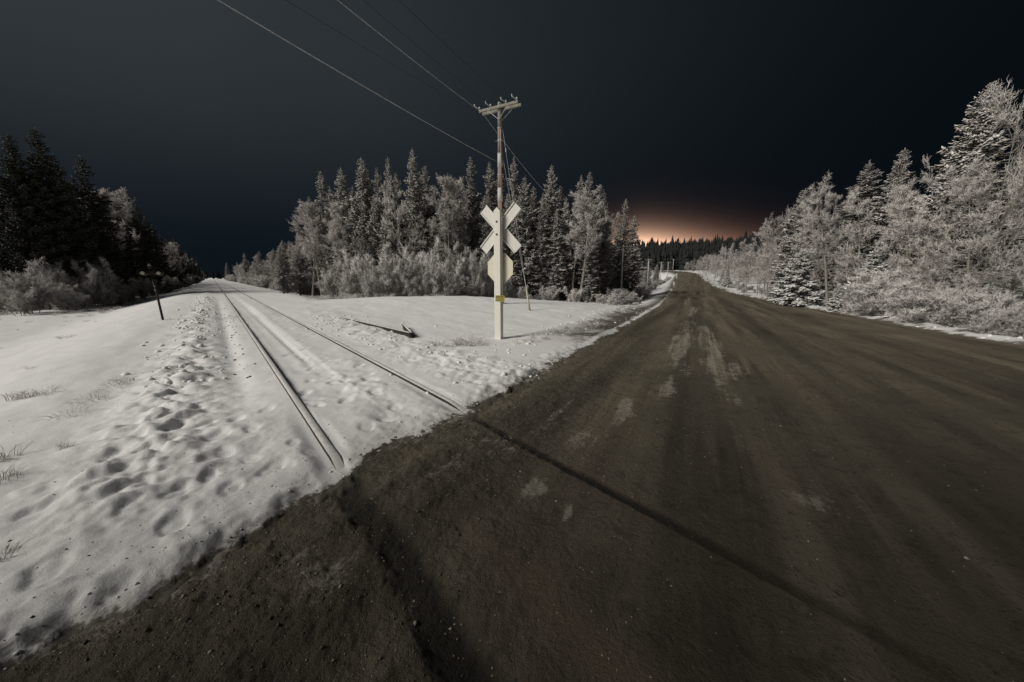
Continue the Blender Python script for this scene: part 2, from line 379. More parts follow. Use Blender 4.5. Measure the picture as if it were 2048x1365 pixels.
M = dict(
    snow=m_snow(), road=m_road(),
    spruce=m_frost('spruce_needles_with_frost', (0.055, 0.054, 0.042), (0.80, 0.76, 0.73), -0.70, 0.60, 1.0, 2.6, 0.72),
    spruce_shaded=m_frost('spruce_needles_light_frost_shaded', (0.032, 0.034, 0.027), (0.62, 0.59, 0.56), 0.15, 1.15, 0.8, 2.0, 0.7),  # light frost; shade of the backlit left wood is put into the colour
    spruce_snow=m_frost('spruce_needles_with_snow', (0.030, 0.033, 0.026), (0.84, 0.83, 0.81), -0.60, 0.25, 1.0, 2.2, 0.9),
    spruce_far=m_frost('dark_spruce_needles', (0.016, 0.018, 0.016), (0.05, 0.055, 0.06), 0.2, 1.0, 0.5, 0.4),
    twig=m_frost('hoarfrosted_twigs', (0.22, 0.195, 0.17), (0.78, 0.74, 0.71), -0.9, 0.30, 1.0, 1.2),
    shrub=m_frost('hoarfrosted_shrub', (0.28, 0.255, 0.235), (0.82, 0.79, 0.765), -0.9, 0.2, 1.0, 1.2),
    bark=m_plain('frosted_bark', (0.16, 0.145, 0.125), 0.9, 0.45, 5, bmp=0.4, vec=(1, 1, 0.3)),
    pale_bark=m_plain('pale_bark', (0.25, 0.23, 0.20), 0.9, 0.35, 5, bmp=0.4, vec=(1, 1, 2.5)),
    grass=m_frost('frosted_grass', (0.56, 0.53, 0.48), (0.76, 0.74, 0.71), -1.0, 0.0, 0.95, 8),
    weed=m_plain('dry_weed', (0.09, 0.075, 0.055), 0.9, 0.3),
    steel=m_plain('rusty_rail_steel', (0.030, 0.026, 0.022), 0.6, 0.4, 9, 0.2, 0.3),
    railsnow=m_plain('thin_snow_on_rail', (0.62, 0.61, 0.59), 0.7, 0.12, 14),
    paint=m_painted('weathered_white_paint', (0.76, 0.74, 0.67), (0.33, 0.30, 0.24)),
    blade=m_painted('white_sign_back', (0.72, 0.70, 0.65), (0.45, 0.42, 0.36), 0.78, 3.0, (1, 1, 1)),
    cream=m_painted('cream_sign_back', (0.70, 0.66, 0.52), (0.42, 0.36, 0.22), 0.70, 3.0, (1, 1, 1)),
    yellow=m_plain('yellow_plate', (0.42, 0.34, 0.06), 0.5, 0.15),
    black=m_plain('black_print', (0.015, 0.014, 0.012), 0.6, 0.1),
    iron=m_plain('dark_iron', (0.018, 0.017, 0.016), 0.6, 0.3, 20, 0.3),
    bolt=m_plain('bolt_steel', (0.10, 0.09, 0.075), 0.5, 0.3, 20, 0.4),
    wood=m_plain('grey_pole_wood', (0.26, 0.25, 0.20), 0.9, 0.25, 6, 0, 0.4, (8, 8, 0.4)),
    red=m_plain('reddish_pole_wood', (0.27, 0.195, 0.15), 0.9, 0.3, 6, 0, 0.4, (8, 8, 0.4)),
    pale=m_plain('pale_pole_sleeve', (0.52, 0.51, 0.46), 0.8, 0.12, 6, 0, 0.2, (8, 8, 0.4)),
    wire=m_plain('frosted_wire', (0.50, 0.50, 0.50), 0.8, 0.25, 3),
    darkwire=m_plain('bare_wire', (0.035, 0.036, 0.038), 0.8, 0.25, 3),
    glass=m_plain('glazed_insulator', (0.52, 0.52, 0.48), 0.3, 0.1),
    lens=m_plain('pale_reflector', (0.42, 0.40, 0.33), 0.4, 0.1),
    gravel=m_plain('dark_gravel', (0.035, 0.030, 0.024), 0.9, 0.5, 30),
    guard=m_plain('guy_guard', (0.45, 0.41, 0.32), 0.7, 0.15),
)

# ------------------------------------------------------------------ mesh builders
class MB:
    """collects verts and faces; build() links them as one mesh object"""
    def __init__(s): s.v = []; s.f = []
    def box(s, c, size, rot=None):
        i = len(s.v); rot = rot or Matrix.Identity(3)
        for dx in (-.5, .5):
            for dy in (-.5, .5):
                for dz in (-.5, .5):
                    s.v.append(tuple(Vector(c) + rot @ Vector((dx * size[0], dy * size[1], dz * size[2]))))
        for q in ((0, 1, 3, 2), (4, 6, 7, 5), (0, 4, 5, 1), (2, 3, 7, 6), (0, 2, 6, 4), (1, 5, 7, 3)): s.f.append(tuple(i + k for k in q))
        return s
    def tube(s, pts, rad, n=6, cap=True, phase=0.0):
        pts = [Vector(p) for p in pts]; rings = []
        for k, p in enumerate(pts):
            d = (pts[min(k + 1, len(pts) - 1)] - pts[max(k - 1, 0)]).normalized()
            a = d.orthogonal().normalized() if abs(d.z) < 0.9 else (Vector((1, 0, 0)) - d * d.x).normalized()
            b = d.cross(a); r = rad[k] if hasattr(rad, '__len__') else rad
            i = len(s.v); rings.append(i)
            for j in range(n):
                t = 2 * math.pi * j / n + phase; s.v.append(tuple(p + a * math.cos(t) * r + b * math.sin(t) * r))
        for a, b in zip(rings, rings[1:]):
            for j in range(n): s.f.append((a + j, a + (j + 1) % n, b + (j + 1) % n, b + j))
        if cap:
            s.f.append(tuple(rings[0] + j for j in reversed(range(n)))); s.f.append(tuple(rings[-1] + j for j in range(n)))
        return s
    def prism(s, poly, origin, ax, ay, depth):
        """polygon in the plane (ax, ay), pushed along ax x ay by depth"""
        o = Vector(origin); ax = Vector(ax); ay = Vector(ay); nz = ax.cross(ay).normalized()
        i = len(s.v); n = len(poly)
        for z in (0, depth):
            for (px, py) in poly: s.v.append(tuple(o + ax * px + ay * py + nz * z))
        s.f.append(tuple(i + j for j in reversed(range(n)))); s.f.append(tuple(i + n + j for j in range(n)))
        for j in range(n): s.f.append((i + j, i + (j + 1) % n, i + n + (j + 1) % n, i + n + j))
        return s
    def mesh(s, name, smooth=False):
        me = bpy.data.meshes.new(name); me.from_pydata(s.v, [], s.f); me.update()
        if smooth: me.polygons.foreach_set('use_smooth', [True] * len(me.polygons))
        return me
    def build(s, name, material, parent=None, smooth=False, bevel=0.0):
        o = bpy.data.objects.new(name, s.mesh(name, smooth)); C.objects.link(o); o.data.materials.append(material)
        if parent: o.parent = parent
        if bevel:
            mod = o.modifiers.new('bevel', 'BEVEL'); mod.width = bevel; mod.segments = 2; mod.limit_method = 'ANGLE'
        return o
def np_mesh(name, V, Fq, smooth=False):
    """fast mesh from numpy arrays (faces all the same size)"""
    me = bpy.data.meshes.new(name); k = Fq.shape[1]
    me.vertices.add(len(V)); me.vertices.foreach_set('co', np.ascontiguousarray(V, np.float32).ravel())
    me.loops.add(Fq.size); me.loops.foreach_set('vertex_index', np.ascontiguousarray(Fq, np.int32).ravel())
    me.polygons.add(len(Fq)); me.polygons.foreach_set('loop_start', np.arange(0, Fq.size, k, dtype=np.int32))
    try: me.polygons.foreach_set('loop_total', np.full(len(Fq), k, np.int32))
    except Exception: pass
    if smooth: me.polygons.foreach_set('use_smooth', np.ones(len(Fq), bool))
    me.update(calc_edges=True); me.validate(); return me
def link(name, me, material, parent=None):
    o = bpy.data.objects.new(name, me); C.objects.link(o)
    if material and not me.materials: me.materials.append(material)
    if parent: o.parent = parent
    return o
def tag(o, label=None, cat=None, group=None, kind=None):
    if label: o['label'] = label
    if cat: o['category'] = cat
    if group: o['group'] = group
    if kind: o['kind'] = kind
    return o
def empty(name, loc, rz=0.0):
    o = bpy.data.objects.new(name, None); C.objects.link(o); o.location = loc; o.rotation_euler = (0, 0, rz)
    o.empty_display_size = 0.3; return o
ORD = ['first', 'second', 'third', 'fourth', 'fifth', 'sixth', 'seventh', 'eighth', 'ninth', 'tenth', 'eleventh', 'twelfth',
       'thirteenth', 'fourteenth', 'fifteenth', 'sixteenth', 'seventeenth', 'eighteenth', 'nineteenth', 'twentieth', 'twenty-first', 'twenty-second',
       'twenty-third', 'twenty-fourth', 'twenty-fifth', 'twenty-sixth', 'twenty-seventh', 'twenty-eighth', 'twenty-ninth', 'thirtieth']

# ------------------------------------------------------------------ snow field and road
_d = [(309, 796, 1), (315, 842, 1.2), (347, 858, 1.2), (304, 874, 1), (342, 809, 1), (374, 747, .8), (412, 761, .8), (293, 907, 1.3), (233, 912, 1.1),
      (434, 873, 1.5), (472, 839, 1.1), (504, 858, .9), (418, 952, 1.6), (352, 988, 1.3), (347, 1048, 1.3), (463, 976, 1.2), (531, 820, .8), (412, 925, .8),
      (499, 915, .9), (586, 885, .8), (92, 1143, 1.2), (266, 1021, .9), (542, 934, 1.0), (390, 720, .7), (402, 700, .6), (360, 778, .8), (450, 905, .9),
      (620, 905, .6), (575, 930, .7), (180, 1035, .7), (205, 985, .9), (60, 1030, 1.0), (110, 1010, .9),
      (667, 767, 1), (607, 787, 1.1), (718, 731, .9), (750, 783, .9), (738, 759, 1), (789, 810, .9), (770, 838, .8), (734, 852, .9), (640, 810, .8), (690, 800, .9),
      (700, 775, -1), (725, 790, -1), (680, 752, -.9), (760, 770, -.8), (900, 742, -1.2), (868, 732, -1), (930, 750, -1.1), (842, 716, -1), (800, 700, -.9), (880, 752, -.8),
      (820, 722, .8), (950, 768, .9), (185, 962, -1.4), (150, 975, -1.2), (215, 950, -.9), (120, 995, -1), (60, 985, -1)]
for (u, v, k) in _d:
    x, y = at(u, v); a = rng.uniform(0.08, 0.115) * (0.7 + 0.35 * abs(k)) * min(1.0, 0.45 + 0.13 * math.hypot(x, y))
    k *= min(1.0, 0.35 + 0.1 * math.hypot(x, y))
    DENTS.append((x, y, a * 1.35, a * 0.8, math.atan2(T[1], T[0]) + rng.normal(0, 0.45), (0.030 if k > 0 else -0.024) * abs(k)))
for k in range(130):      # an old trodden trail beside the rails
    t = rng.uniform(4.5, 20); n = rng.normal(0.45, 0.28) if rng.random() < .6 else rng.normal(-1.5, 0.35)
    x, y = untrack(t, n); a = rng.uniform(0.05, 0.11)
    DENTS.append((x, y, a * 1.3, a * 0.8, rng.uniform(0, 3.14), rng.uniform(0.012, 0.035)))

def polar_grid():
    r = [0.6]
    while r[-1] < 1500:
        q = r[-1]; r.append(q * (1 + (0.0068 if q < 13 else 0.011 if q < 60 else 0.03 if q < 400 else 0.12)))
    fr = np.arange(R(-74), R(74), 0.0046)
    bk = np.linspace(R(74), R(360 - 74), 64)[:-1]
    return np.array(r), np.concatenate([fr, bk])
rr_, aa_ = polar_grid(); NR, NA = len(rr_), len(aa_)
GX = np.outer(rr_, np.sin(aa_)).ravel(); GY = np.outer(rr_, np.cos(aa_)).ravel()
def grid_faces():
    i = np.arange(NR - 1)[:, None]; j = np.arange(NA)[None, :]; j2 = (j + 1) % NA
    a = i * NA + j; b = i * NA + j2; c = (i + 1) * NA + j2; d = (i + 1) * NA + j
    return np.stack([a, d, c, b], -1).reshape(-1, 4)
GF = grid_faces()
def add_attr(me, name, vals):
    a = me.attributes.new(name, 'FLOAT', 'POINT'); a.data.foreach_set('value', np.ascontiguousarray(vals, np.float32))
SZ, SD, SN, ST, SS, SW = snow_height(GX, GY)
def build_ground():
    V = np.stack([GX, GY, SZ], -1); V = np.vstack([V, [[0, 0, -0.09]]])
    me = np_mesh('snow_ground', V, GF, True)
    out = np.clip(-SD, 0, None)
    dirt = np.exp(-out / 0.13) * 0.85 + 0.22 * np.exp(-out / 1.0) * np.clip(0.5 + fbm(GX * 1.5, GY * 1.5, 101, 3), 0, 1)
    # sandy spray thrown from the road onto the shoulder beyond the crossing
    l, rr = edges(SS)
    spray = sst(-2.6, -0.2, SW - l) * sst(5, 12, SS) * sst(l - 0.1, l - 0.3, SW)
    dirt = np.clip(np.maximum(dirt, 0.95 * spray * np.clip(0.85 + 0.35 * fbm(GX * 1.1, GY * 1.1, 103, 3), 0, 1)), 0, 1)
    rb = sst(2.2, 0.4, SW - rr) * sst(rr + .05, rr + .2, SW)
    dirt = np.maximum(dirt, 0.85 * rb * np.clip(0.65 + 0.7 * fbm(GX * 1.3, GY * 1.3, 105, 3), 0, 1))
    dirt = dirt * np.where(SD > -3.5, 1, 0)
    add_attr(me, 'dirt', np.append(dirt, 0))
    tag(link('snow_ground', me, M['snow']), kind='structure')
build_ground()

ICE = []      # blotches of packed snow on the road: pixel ellipse along the road (u, v, length m, width m, strength)
for (u, v, ln, wd, st) in [(1362, 690, 7.5, 0.42, 1.0), (1372, 655, 7, 0.5, .8), (1430, 710, 6.0, 0.42, .95), (1410, 670, 6, .4, .9), (1450, 745, 1.6, .5, .8), (1485, 735, 1.4, .4, .7),
                           (1245, 822, 1.1, 0.20, 1.0), (1235, 835, .5, .3, .8), (1165, 878, 0.45, 0.35, .8), (1070, 975, 0.42, 0.30, .95), (1140, 1023, .16, .10, .9), (1625, 998, 0.35, 0.30, .8),
                           (1130, 830, 1.6, .5, .6), (1060, 800, 1.8, .4, .55), (960, 880, .9, .3, .7), (1010, 890, .6, .3, .7), (900, 930, .8, .25, .6), (870, 950, .5, .2, .6),
                           (650, 1150, .35, .25, .8), (600, 1120, .4, .25, .6), (540, 1180, .4, .2, .6), (470, 1230, .4, .2, .5), (770, 905, .8, .3, .5), (830, 900, .9, .3, .5), (1300, 720, 3, .3, .5),
                           (1520, 640, 6, .5, .55), (1600, 690, 3, .3, .5), (1330, 640, 8, .5, .45), (1385, 620, 10, .5, .9), (1375, 600, 14, .5, .8), (1290, 1275, .1, .1, .5), (1180, 860, .5, .3, .5)]:
    x, y = at(u, v); s, w = road_sw(x, y); ICE.append((float(s), float(w), ln * .72, wd * .72, st))
def build_road():
    d, s, w = SD, SS, SW
    keep_v = (d > -0.22) & (s > -60) & (s < 330)
    keep_f = keep_v[GF].all(1)
    idx = np.unique(GF[keep_f]); remap = -np.ones(len(GX), np.int64); remap[idx] = np.arange(len(idx))
    x, y = GX[idx], GY[idx]
    z, n, t, s, w, gv = road_height(x, y)
    V = np.stack([x, y, z], -1)
    me = np_mesh('road', V, remap[GF[keep_f]], True)
    ice = np.zeros(len(x)); wob = 0.10 * fbm(x * 1.3, y * 1.3, 111, 3)
    for (s0, w0, ln, wd, st) in ICE:
        q = np.sqrt(((s - s0) / ln) ** 2 + ((w - w0 + wob) / wd) ** 2)
        q = q * (1 + 0.6 * fbm(s * 0.9 + w0 * 7, w * 3.5, 119, 3))
        ice = np.maximum(ice, st * sst(1.35, 0.25, q))
    l, rr = edges(s)
    rim = np.exp(-np.clip(d[idx], 0, None) / 0.12) * 0.75 + 0.30 * np.exp(-np.clip(d[idx], 0, None) / 0.5)
    sand = 0.75 * sst(1.5, 0.0, w - l) * sst(12, 24, s)              # pale sanded snow along the left shoulder
    ice = np.clip(np.maximum(np.maximum(ice, rim * np.clip(0.75 + 0.9 * fbm(x * 2.2, y * 2.2, 113, 3), 0, 1)), sand), 0, 1)
    add_attr(me, 'clay', np.exp(-((n - RAIL_N[0] + 0.42 + 0.08 * fbm(x * 2, y * 2, 121, 2)) / 0.15) ** 2) * sst(2.4, 1.2, t) * np.clip(0.8 + 0.6 * fbm(x * 3, y * 3, 122, 3), 0, 1)); add_attr(me, 'ice', ice); add_attr(me, 'groove', np.clip(gv, 0, 1))
    wear = 0
    for wc, sd in ((-1.55, 0.5), (0.1, 0.40), (2.2, 0.55), (4.6, 0.5)):
        wear = wear + np.exp(-((w - wc - 0.35 * fbm(s * 0.07, s * 0 + wc, 115, 2)) / sd) ** 2)
    add_attr(me, 'track_wear', np.clip(wear * np.clip(0.6 + 0.7 * fbm(w * 1.5, s * 0.12, 117, 3), 0, 1), 0, 1))
    uvl = me.uv_layers.new(name='sw'); li = np.empty(len(me.loops), np.int32); me.loops.foreach_get('vertex_index', li)
    uvl.data.foreach_set('uv', np.stack([w[li], s[li]], -1).astype(np.float32).ravel())
    tag(link('road', me, M['road']), kind='structure')
build_road()

# ------------------------------------------------------------------ railway
def rail_profile():
    return [(-.07, -.17), (.07, -.17), (.07, -.16), (.012, -.135), (.012, -.045), (.036, -.035), (.037, -.004), (.03, 0), (-.03, 0), (-.037, -.004), (-.036, -.035), (-.012, -.045), (-.012, -.135), (-.07, -.16)]
def sweep_rail(pts, ztop):
    mb = MB(); pr = rail_profile(); n = len(pr)
    for k, (x, y) in enumerate(pts):
        a = Vector(pts[max(k - 1, 0)]); b = Vector(pts[min(k + 1, len(pts) - 1)]); d = (b - a).normalized(); nn = Vector((d.y, -d.x))
        for (px, pz) in pr: mb.v.append((x + nn.x * px, y + nn.y * px, ztop[k] + pz))
    for k in range(len(pts) - 1):
        for j in range(n): mb.f.append((k * n + j, k * n + (j + 1) % n, (k + 1) * n + (j + 1) % n, (k + 1) * n + j))
    mb.f.append(tuple(range(n))); mb.f.append(tuple((len(pts) - 1) * n + j for j in reversed(range(n))))
    return mb
def rail_with_snow(name, rn, parent):
    ts = np.concatenate([np.arange(-14, 14, 0.2), np.arange(14, 60, 1.0), np.arange(60, 380, 8.0)])
    pts = [untrack(t, rn) for t in ts]
    P = np.array(pts); d, s, w = road_in(P[:, 0], P[:, 1])
    on = sst(-0.32, 0.12, d)
    zt = 0.034 * (1 - on) + (zroad(s) - (0.078 if rn > -1 else 0.034 + 0.05 * sst(1.0, -0.5, ts))) * on
    rail = sweep_rail(pts, list(zt)).build(name, M['steel'], parent)
    # snow lying along the head of the rail, gone near the road
    k = [i for i in range(len(ts)) if d[i] < 0.06 and ts[i] > 0]
    mb = MB(); q = 0
    for i in k:
        x, y = pts[i]; h = 0.010 + 0.003 * math.sin(ts[i] * 2.3) + 0.002 * math.sin(ts[i] * 7.1); h *= min(1, max(0.02, -d[i] * 1.2))
        for (px, pz) in ((-.033, .0006), (-.026, h * .8), (0, h), (.030, h * .75), (.037, .0006)): mb.v.append((x - TN[0] * px, y - TN[1] * px, zt[i] + pz))
    for i in range(len(k) - 1):
        for j in range(4): mb.f.append((i * 5 + j, i * 5 + j + 1, (i + 1) * 5 + j + 1, (i + 1) * 5 + j))
    mb.build('snow_cover', M['railsnow'], rail, True)
track_root = tag(empty('railway_track', (0, 0, 0)), 'straight railway track half buried in snow running from the road into the dark', 'railway track')
for rn in RAIL_N: rail_with_snow('rail', rn, track_root)

# loose old rails lying in the snow right of the track
def old_rails():
    x1, y1 = at(822, 676); x0, y0 = at(668, 633); z1 = ground_z(x1, y1)
    root = tag(empty('discarded_rail', (x1, y1, z1)), 'dark disused rail with a short crosspiece at its end, lying in the snow', 'rail')
    dx, dy = x0 - x1, y0 - y1; L_ = math.hypot(dx, dy); dx /= L_; dy /= L_
    n = 26; pts = [(dx * L_ * k / n, dy * L_ * k / n) for k in range(n + 1)]
    zt = []
    for k, (x, y) in enumerate(pts):
        g = ground_z(x + x1, y + y1) - z1; f = k / n
        zt.append(0.13 * (1 - f) + f * (ground_z(x0, y0) - z1 + 0.035))
    r = sweep_rail(pts, zt).build('rail', M['steel'], root)
    mb = MB()
    for k, (x, y) in enumerate(pts):
        for (px, pz) in ((-.033, 0.002), (0, .022), (.05, -.004)): mb.v.append((x + dy * px, y - dx * px, zt[k] + pz))
    for k in range(n):
        for j in range(2): mb.f.append((k * 3 + j, k * 3 + j + 1, k * 3 + j + 4, k * 3 + j + 3))
    mb.build('snow_cover', M['railsnow'], r, True)
    ax, ay = at(806, 656); ax -= x1; ay -= y1
    q = [(ax * f, ay * f) for f in (-0.05, .33, .66, 1.0)]
    c = sweep_rail(q, [0.165, 0.15, 0.14, 0.12]).build('crosspiece', M['steel'], root)
    mb = MB(); mb.tube([(q[0][0], q[0][1], .17), (q[3][0], q[3][1], .125)], .028, 6); mb.build('snow_cover', M['railsnow'], c, True)
    MB().box((0.05, -0.03, -0.02), (0.12, 0.07, 0.26), Matrix.Rotation(.5, 3, 'Z')).build('end_block', M['steel'], root)
old_rails()

# ------------------------------------------------------------------ crossing sign
def crossing_sign():
    bx_, by_ = at(998, 677); z0 = ground_z(bx_, by_)
    root = tag(empty('crossing_sign', (bx_, by_, z0), -RA), 'white crossbuck on a tall square post with stop sign, seen from behind', 'railway sign')
    H = 3.32 - z0; W, D = 0.185, 0.15
    prof = [(-W / 2, -0.5), (W / 2, -0.5), (W / 2, H - 0.09), (0.0, H), (-W / 2, H - 0.075)]
    MB().prism(prof, (0, D / 2, 0), (1, 0, 0), (0, 0, 1), D).build('post', M['paint'], root, bevel=0.006)
    # crossbuck boards on the far side, their edges folded towards us
    zc = 2.82 - z0
    for k, a in enumerate((R(44), R(-44))):
        yb = D / 2 + 0.012 + 0.035 * k
        mb = MB(); Lb, Wb, lip = 1.46, 0.215, 0.028
        mb.box((0, 0.006, 0), (Wb, 0.006, Lb))
        for sx_ in (-1, 1):
            mb.box((sx_ * (Wb / 2 + 0.005), -lip / 2 + 0.009, 0), (0.006, lip, Lb - 0.004))
            mb.box((sx_ * (Wb / 2 + 0.018), -lip + 0.010, 0), (0.026, 0.005, Lb - 0.008))
        b = mb.build('crossbuck_board', M['blade'], root, bevel=0.002)
        b.location = (0, yb, zc); b.rotation_euler = (0, a, 0)
    for dz in (0.155, -0.155):
        mb = MB(); mb.tube([(0, -D / 2 - 0.001, zc + dz), (0, -D / 2 - 0.006, zc + dz)], 0.028, 12); mb.tube([(0, -D / 2 - 0.005, zc + dz), (0, -D / 2 - 0.022, zc + dz)], 0.015, 6)
        mb.build('bolt', M['bolt'], root)
    # octagonal stop sign, its plain back
    zs = 1.835 - z0; r8 = 0.375 / math.cos(math.pi / 8)
    oct_ = [(r8 * math.cos(math.pi / 8 + k * math.pi / 4), r8 * math.sin(math.pi / 8 + k * math.pi / 4)) for k in range(8)]
    tag(MB().prism(oct_, (0.0, D / 2 + 0.02, zs), (1, 0, 0), (0, 0, 1), 0.012).build('stop_sign', M['cream'], root), 'cream-coloured plain back of an octagonal sign')
    for dz in (0.2, -0.2): MB().box((0, D / 2 + 0.004, zs + dz), (0.12, 0.018, 0.04)).build('sign_bracket', M['bolt'], root)
    # small yellow notice
    zp = 1.06 - z0; off = 0.085
    pl = tag(MB().box((off, -D / 2 - 0.006, zp), (0.27, 0.006, 0.155)).build('notice_plate', M['yellow'], root), 'small yellow notice plate with dark print')
    mb = MB()
    for r_ in range(4):
        x = -0.115
        while x < 0.10:
            w_ = random.uniform(0.018, 0.05); w_ = min(w_, 0.115 - x)
            mb.box((off + x + w_ / 2, -D / 2 - 0.0105, zp + 0.052 - r_ * 0.034), (w_, 0.002, 0.014 if r_ else 0.020)); x += w_ + 0.010
    mb.build('print', M['black'], pl)
crossing_sign()

# ------------------------------------------------------------------ utility poles, wires
POLE = along(1000, 300, 18.6)[:2]; PZ = ground_z(*POLE)
LINE = Vector((RD[0], RD[1], 0)); ARM = Vector((RW[0], RW[1], 0))
PTOP = along(1001, 213, 18.6)[2]
def insulator(mb, p, r=0.045):
    p = Vector(p); mb.tube([p, p + Vector((0, 0, .05)), p + Vector((0, 0, .07)), p + Vector((0, 0, .11)), p + Vector((0, 0, .14))], [r * .35, r * .4, r, r * .85, r * .4], 8)
WIRE_AT = []
def utility_pole():
    root = tag(empty('utility_pole', (POLE[0], POLE[1], PZ), -RA), 'tall wooden utility pole banded red-brown and grey, behind the crossing sign', 'utility pole')
    H = PTOP - PZ
    def zpix(v): return along(1000, v, 18.6)[2] - PZ
    cuts = [(-0.6, zpix(404), 'red'), (zpix(404), zpix(377), 'pale'), (zpix(377), zpix(334), 'red'), (zpix(334), zpix(308), 'pale'), (zpix(308), zpix(257), 'red'), (zpix(257), H + .12, 'wood')]
    rad = lambda z: 0.155 - 0.055 * z / H
    for a, b, mt in cuts:
        k = 0.006 if mt == 'pale' else 0.0
        MB().tube([(0, 0, a), (0, 0, (a + b) / 2), (0, 0, b)], [rad(a) + k, rad((a + b) / 2) + k, rad(b) + k], 14).build('pole_section', M[mt], root, True)
    for v in (257, 282, 308, 334, 350, 377): 
        z = zpix(v); MB().tube([(0, 0, z - .018), (0, 0, z + .018)], rad(z) + 0.012, 14).build('metal_band', M['wire'], root)
    za = H - 0.10
    for k, dy in enumerate((-0.16, 0.16)):
        MB().box((0.0, dy, za), (2.14, 0.09, 0.09)).build('crossarm', M['wood'], root, bevel=0.008)
        MB().box((0.0, dy, za + 0.058), (2.12, 0.08, 0.014)).build('snow_cover', M['railsnow'], root, bevel=0.006)
    for sx_ in (-1, 1):
        for dy in (-0.215, 0.215):
            MB().tube([(sx_ * 0.55, dy, za - 0.06), (0.0, dy * 0.6, za - 0.52)], 0.014, 5).build('brace', M['wire'], root)
    for x in (-1.06, -0.42, 0.05, 0.42, 1.0):
        mb = MB(); insulator(mb, (x, -0.16, za + .08), .055); mb.build('insulator', M['glass'], root, True)
        if x not in (0.05,):
            mb = MB(); mb.tube([(x, -0.16, za + .10), (x - 0.16, -0.34, za + .22)], .016, 5); insulator(mb, (x - .16, -0.34, za + .17), .035); mb.build('insulator', M['glass'], root, True)
    MB().tube([(1.08, -0.2, za - .05), (1.10, -0.22, za - .18), (1.06, -0.2, za - .30)], .012, 5).build('hanging_lead', M['iron'], root)
    MB().tube([(-0.28, 0.0, zpix(281)), (0.12, -.02, zpix(284))], .016, 5).build('pin', M['bolt'], root)
    MB().tube([(0.11, -.10, zpix(420)), (.10, -.09, zpix(330)), (.095, -.085, zpix(262))], .012, 5).build('ground_wire', M['wire'], root)
    return H, za
PH, PARM = utility_pole()
def cable(name, p0, p1, sag, r, material, label, n=24, group=None, r1=None):
    p0 = Vector(p0); p1 = Vector(p1); pts = []
    for k in range(n + 1):
        f = k / n; p = p0.lerp(p1, f); p.z -= 4 * sag * f * (1 - f); pts.append(p)
    o = MB().tube(pts, r, 5).build(name, material, None, True)
    tag(o, label, 'cable', group); return o
def arm_pt(x, dz=0.2, dy=0.0): return Vector((POLE[0], POLE[1], PZ)) + ARM * x + LINE * dy + Vector((0, 0, PARM + dz))
BACK = Vector((POLE[0], POLE[1], 0)) - LINE * 62 + ARM * 10.0; BZ = 10.0
def back_pt(x, z): return Vector((BACK.x, BACK.y, 0)) + ARM * x + Vector((0, 0, z))
cable('overhead_wire', arm_pt(-1.15, .12), back_pt(-2.45, BZ), 1.9, .008, M['wire'], 'bright frosted wire running up left from the crossarm, left end', 40)
cable('overhead_wire', arm_pt(-0.5, .2), back_pt(-3.3, BZ + .6), 1.9, .008, M['darkwire'], 'thin dark wire above the pole, between the bright wire and the rightmost wire', 40)
cable('overhead_wire', arm_pt(0.42, .2), back_pt(-2.7, BZ + .6), 1.9, .009, M['darkwire'], 'thin dark wire above the pole, rightmost of the overhead wires', 40)
cable('overhead_wire', arm_pt(-1.0, -.1, .1), back_pt(-8.0, BZ - .6), 2.0, .007, M['darkwire'], 'faintest dark wire between the bright wire and the low thick cable', 40)
zc_ = along(998, 326, 18.6)[2]
cable('overhead_cable', (POLE[0] - .1, POLE[1] - .1, zc_), back_pt(-2.8, 7.8), 1.5, .009, M['wire'], 'low thick frosted cable fixed halfway up the utility pole, coming from upper left', 40)
# poles further along the road
FAR = [(1247, 583, 490, 43.0), (1298, 560, 518, 84.0), (1323, 556, 524, 118.0), (1337, 552, 524, 150.0), (1347, 549, 523, 180.0)]
tops = []
for k, (u, vb, vt, dist) in enumerate(FAR):
    x, y, zt = along(u, vt, dist); z0 = ground_z(x, y); H = max(zt - z0, 5.5)
    root = tag(empty('utility_pole', (x, y, z0), -RA), ['slim pale utility pole with crossarm in the brush beside the road', 'utility pole beside the road, next beyond the slim pale one in the brush',
        'small distant utility pole, third along the left side of the road', 'small distant utility pole, fourth along the left side of the road', 'smallest utility pole near the crest of the road'][k], 'utility pole')
    MB().tube([(0, 0, -.4), (0, 0, H * .5), (0, 0, H)], [.12, .10, .08], 10).build('pole', M['pale'], root, True)
    aw = 2.0 if k == 0 else 1.3
    MB().box((0, -.12, H - .25), (aw, .07, .08)).build('crossarm', M['wood'], root)
    for xx in (-.45 * aw, -.2 * aw, .2 * aw, .45 * aw):
        mb = MB(); insulator(mb, (xx, -.12, H - .19), .05); mb.build('insulator', M['glass'], root, True)
    for sx_ in (-1, 1): MB().tube([(sx_ * .5, -.18, H - .30), (0, -.10, H - .75)], .014, 4).build('brace', M['wire'], root)
    tops.append(Vector((x, y, z0 + H)))
t0 = tops[0]
cable('overhead_wire', arm_pt(-1.0, -.05, .2), t0 + ARM * -.9, 1.3, .011, M['wire'], 'frosted wire descending behind the utility pole to the pole in the brush', 30)
cable('overhead_wire', arm_pt(0.9, .15, .2), t0 + ARM * .9, 1.3, .006, M['darkwire'], 'thin dark wire from the right end of the crossarm to the pole in the brush', 30)
cable('overhead_cable', (POLE[0] + .1, POLE[1] + .1, zc_ - .1), (t0.x, t0.y, t0.z - 2.0), 1.2, .010, M['darkwire'], 'low dark cable from the utility pole past the spruces to the next pole', 30)
for k in range(len(tops) - 1):
    cable('overhead_wire', tops[k], tops[k + 1], 0.9, .008, M['darkwire'], 'thin wire span between the distant poles along the road', 16, 'wire spans between the distant poles')
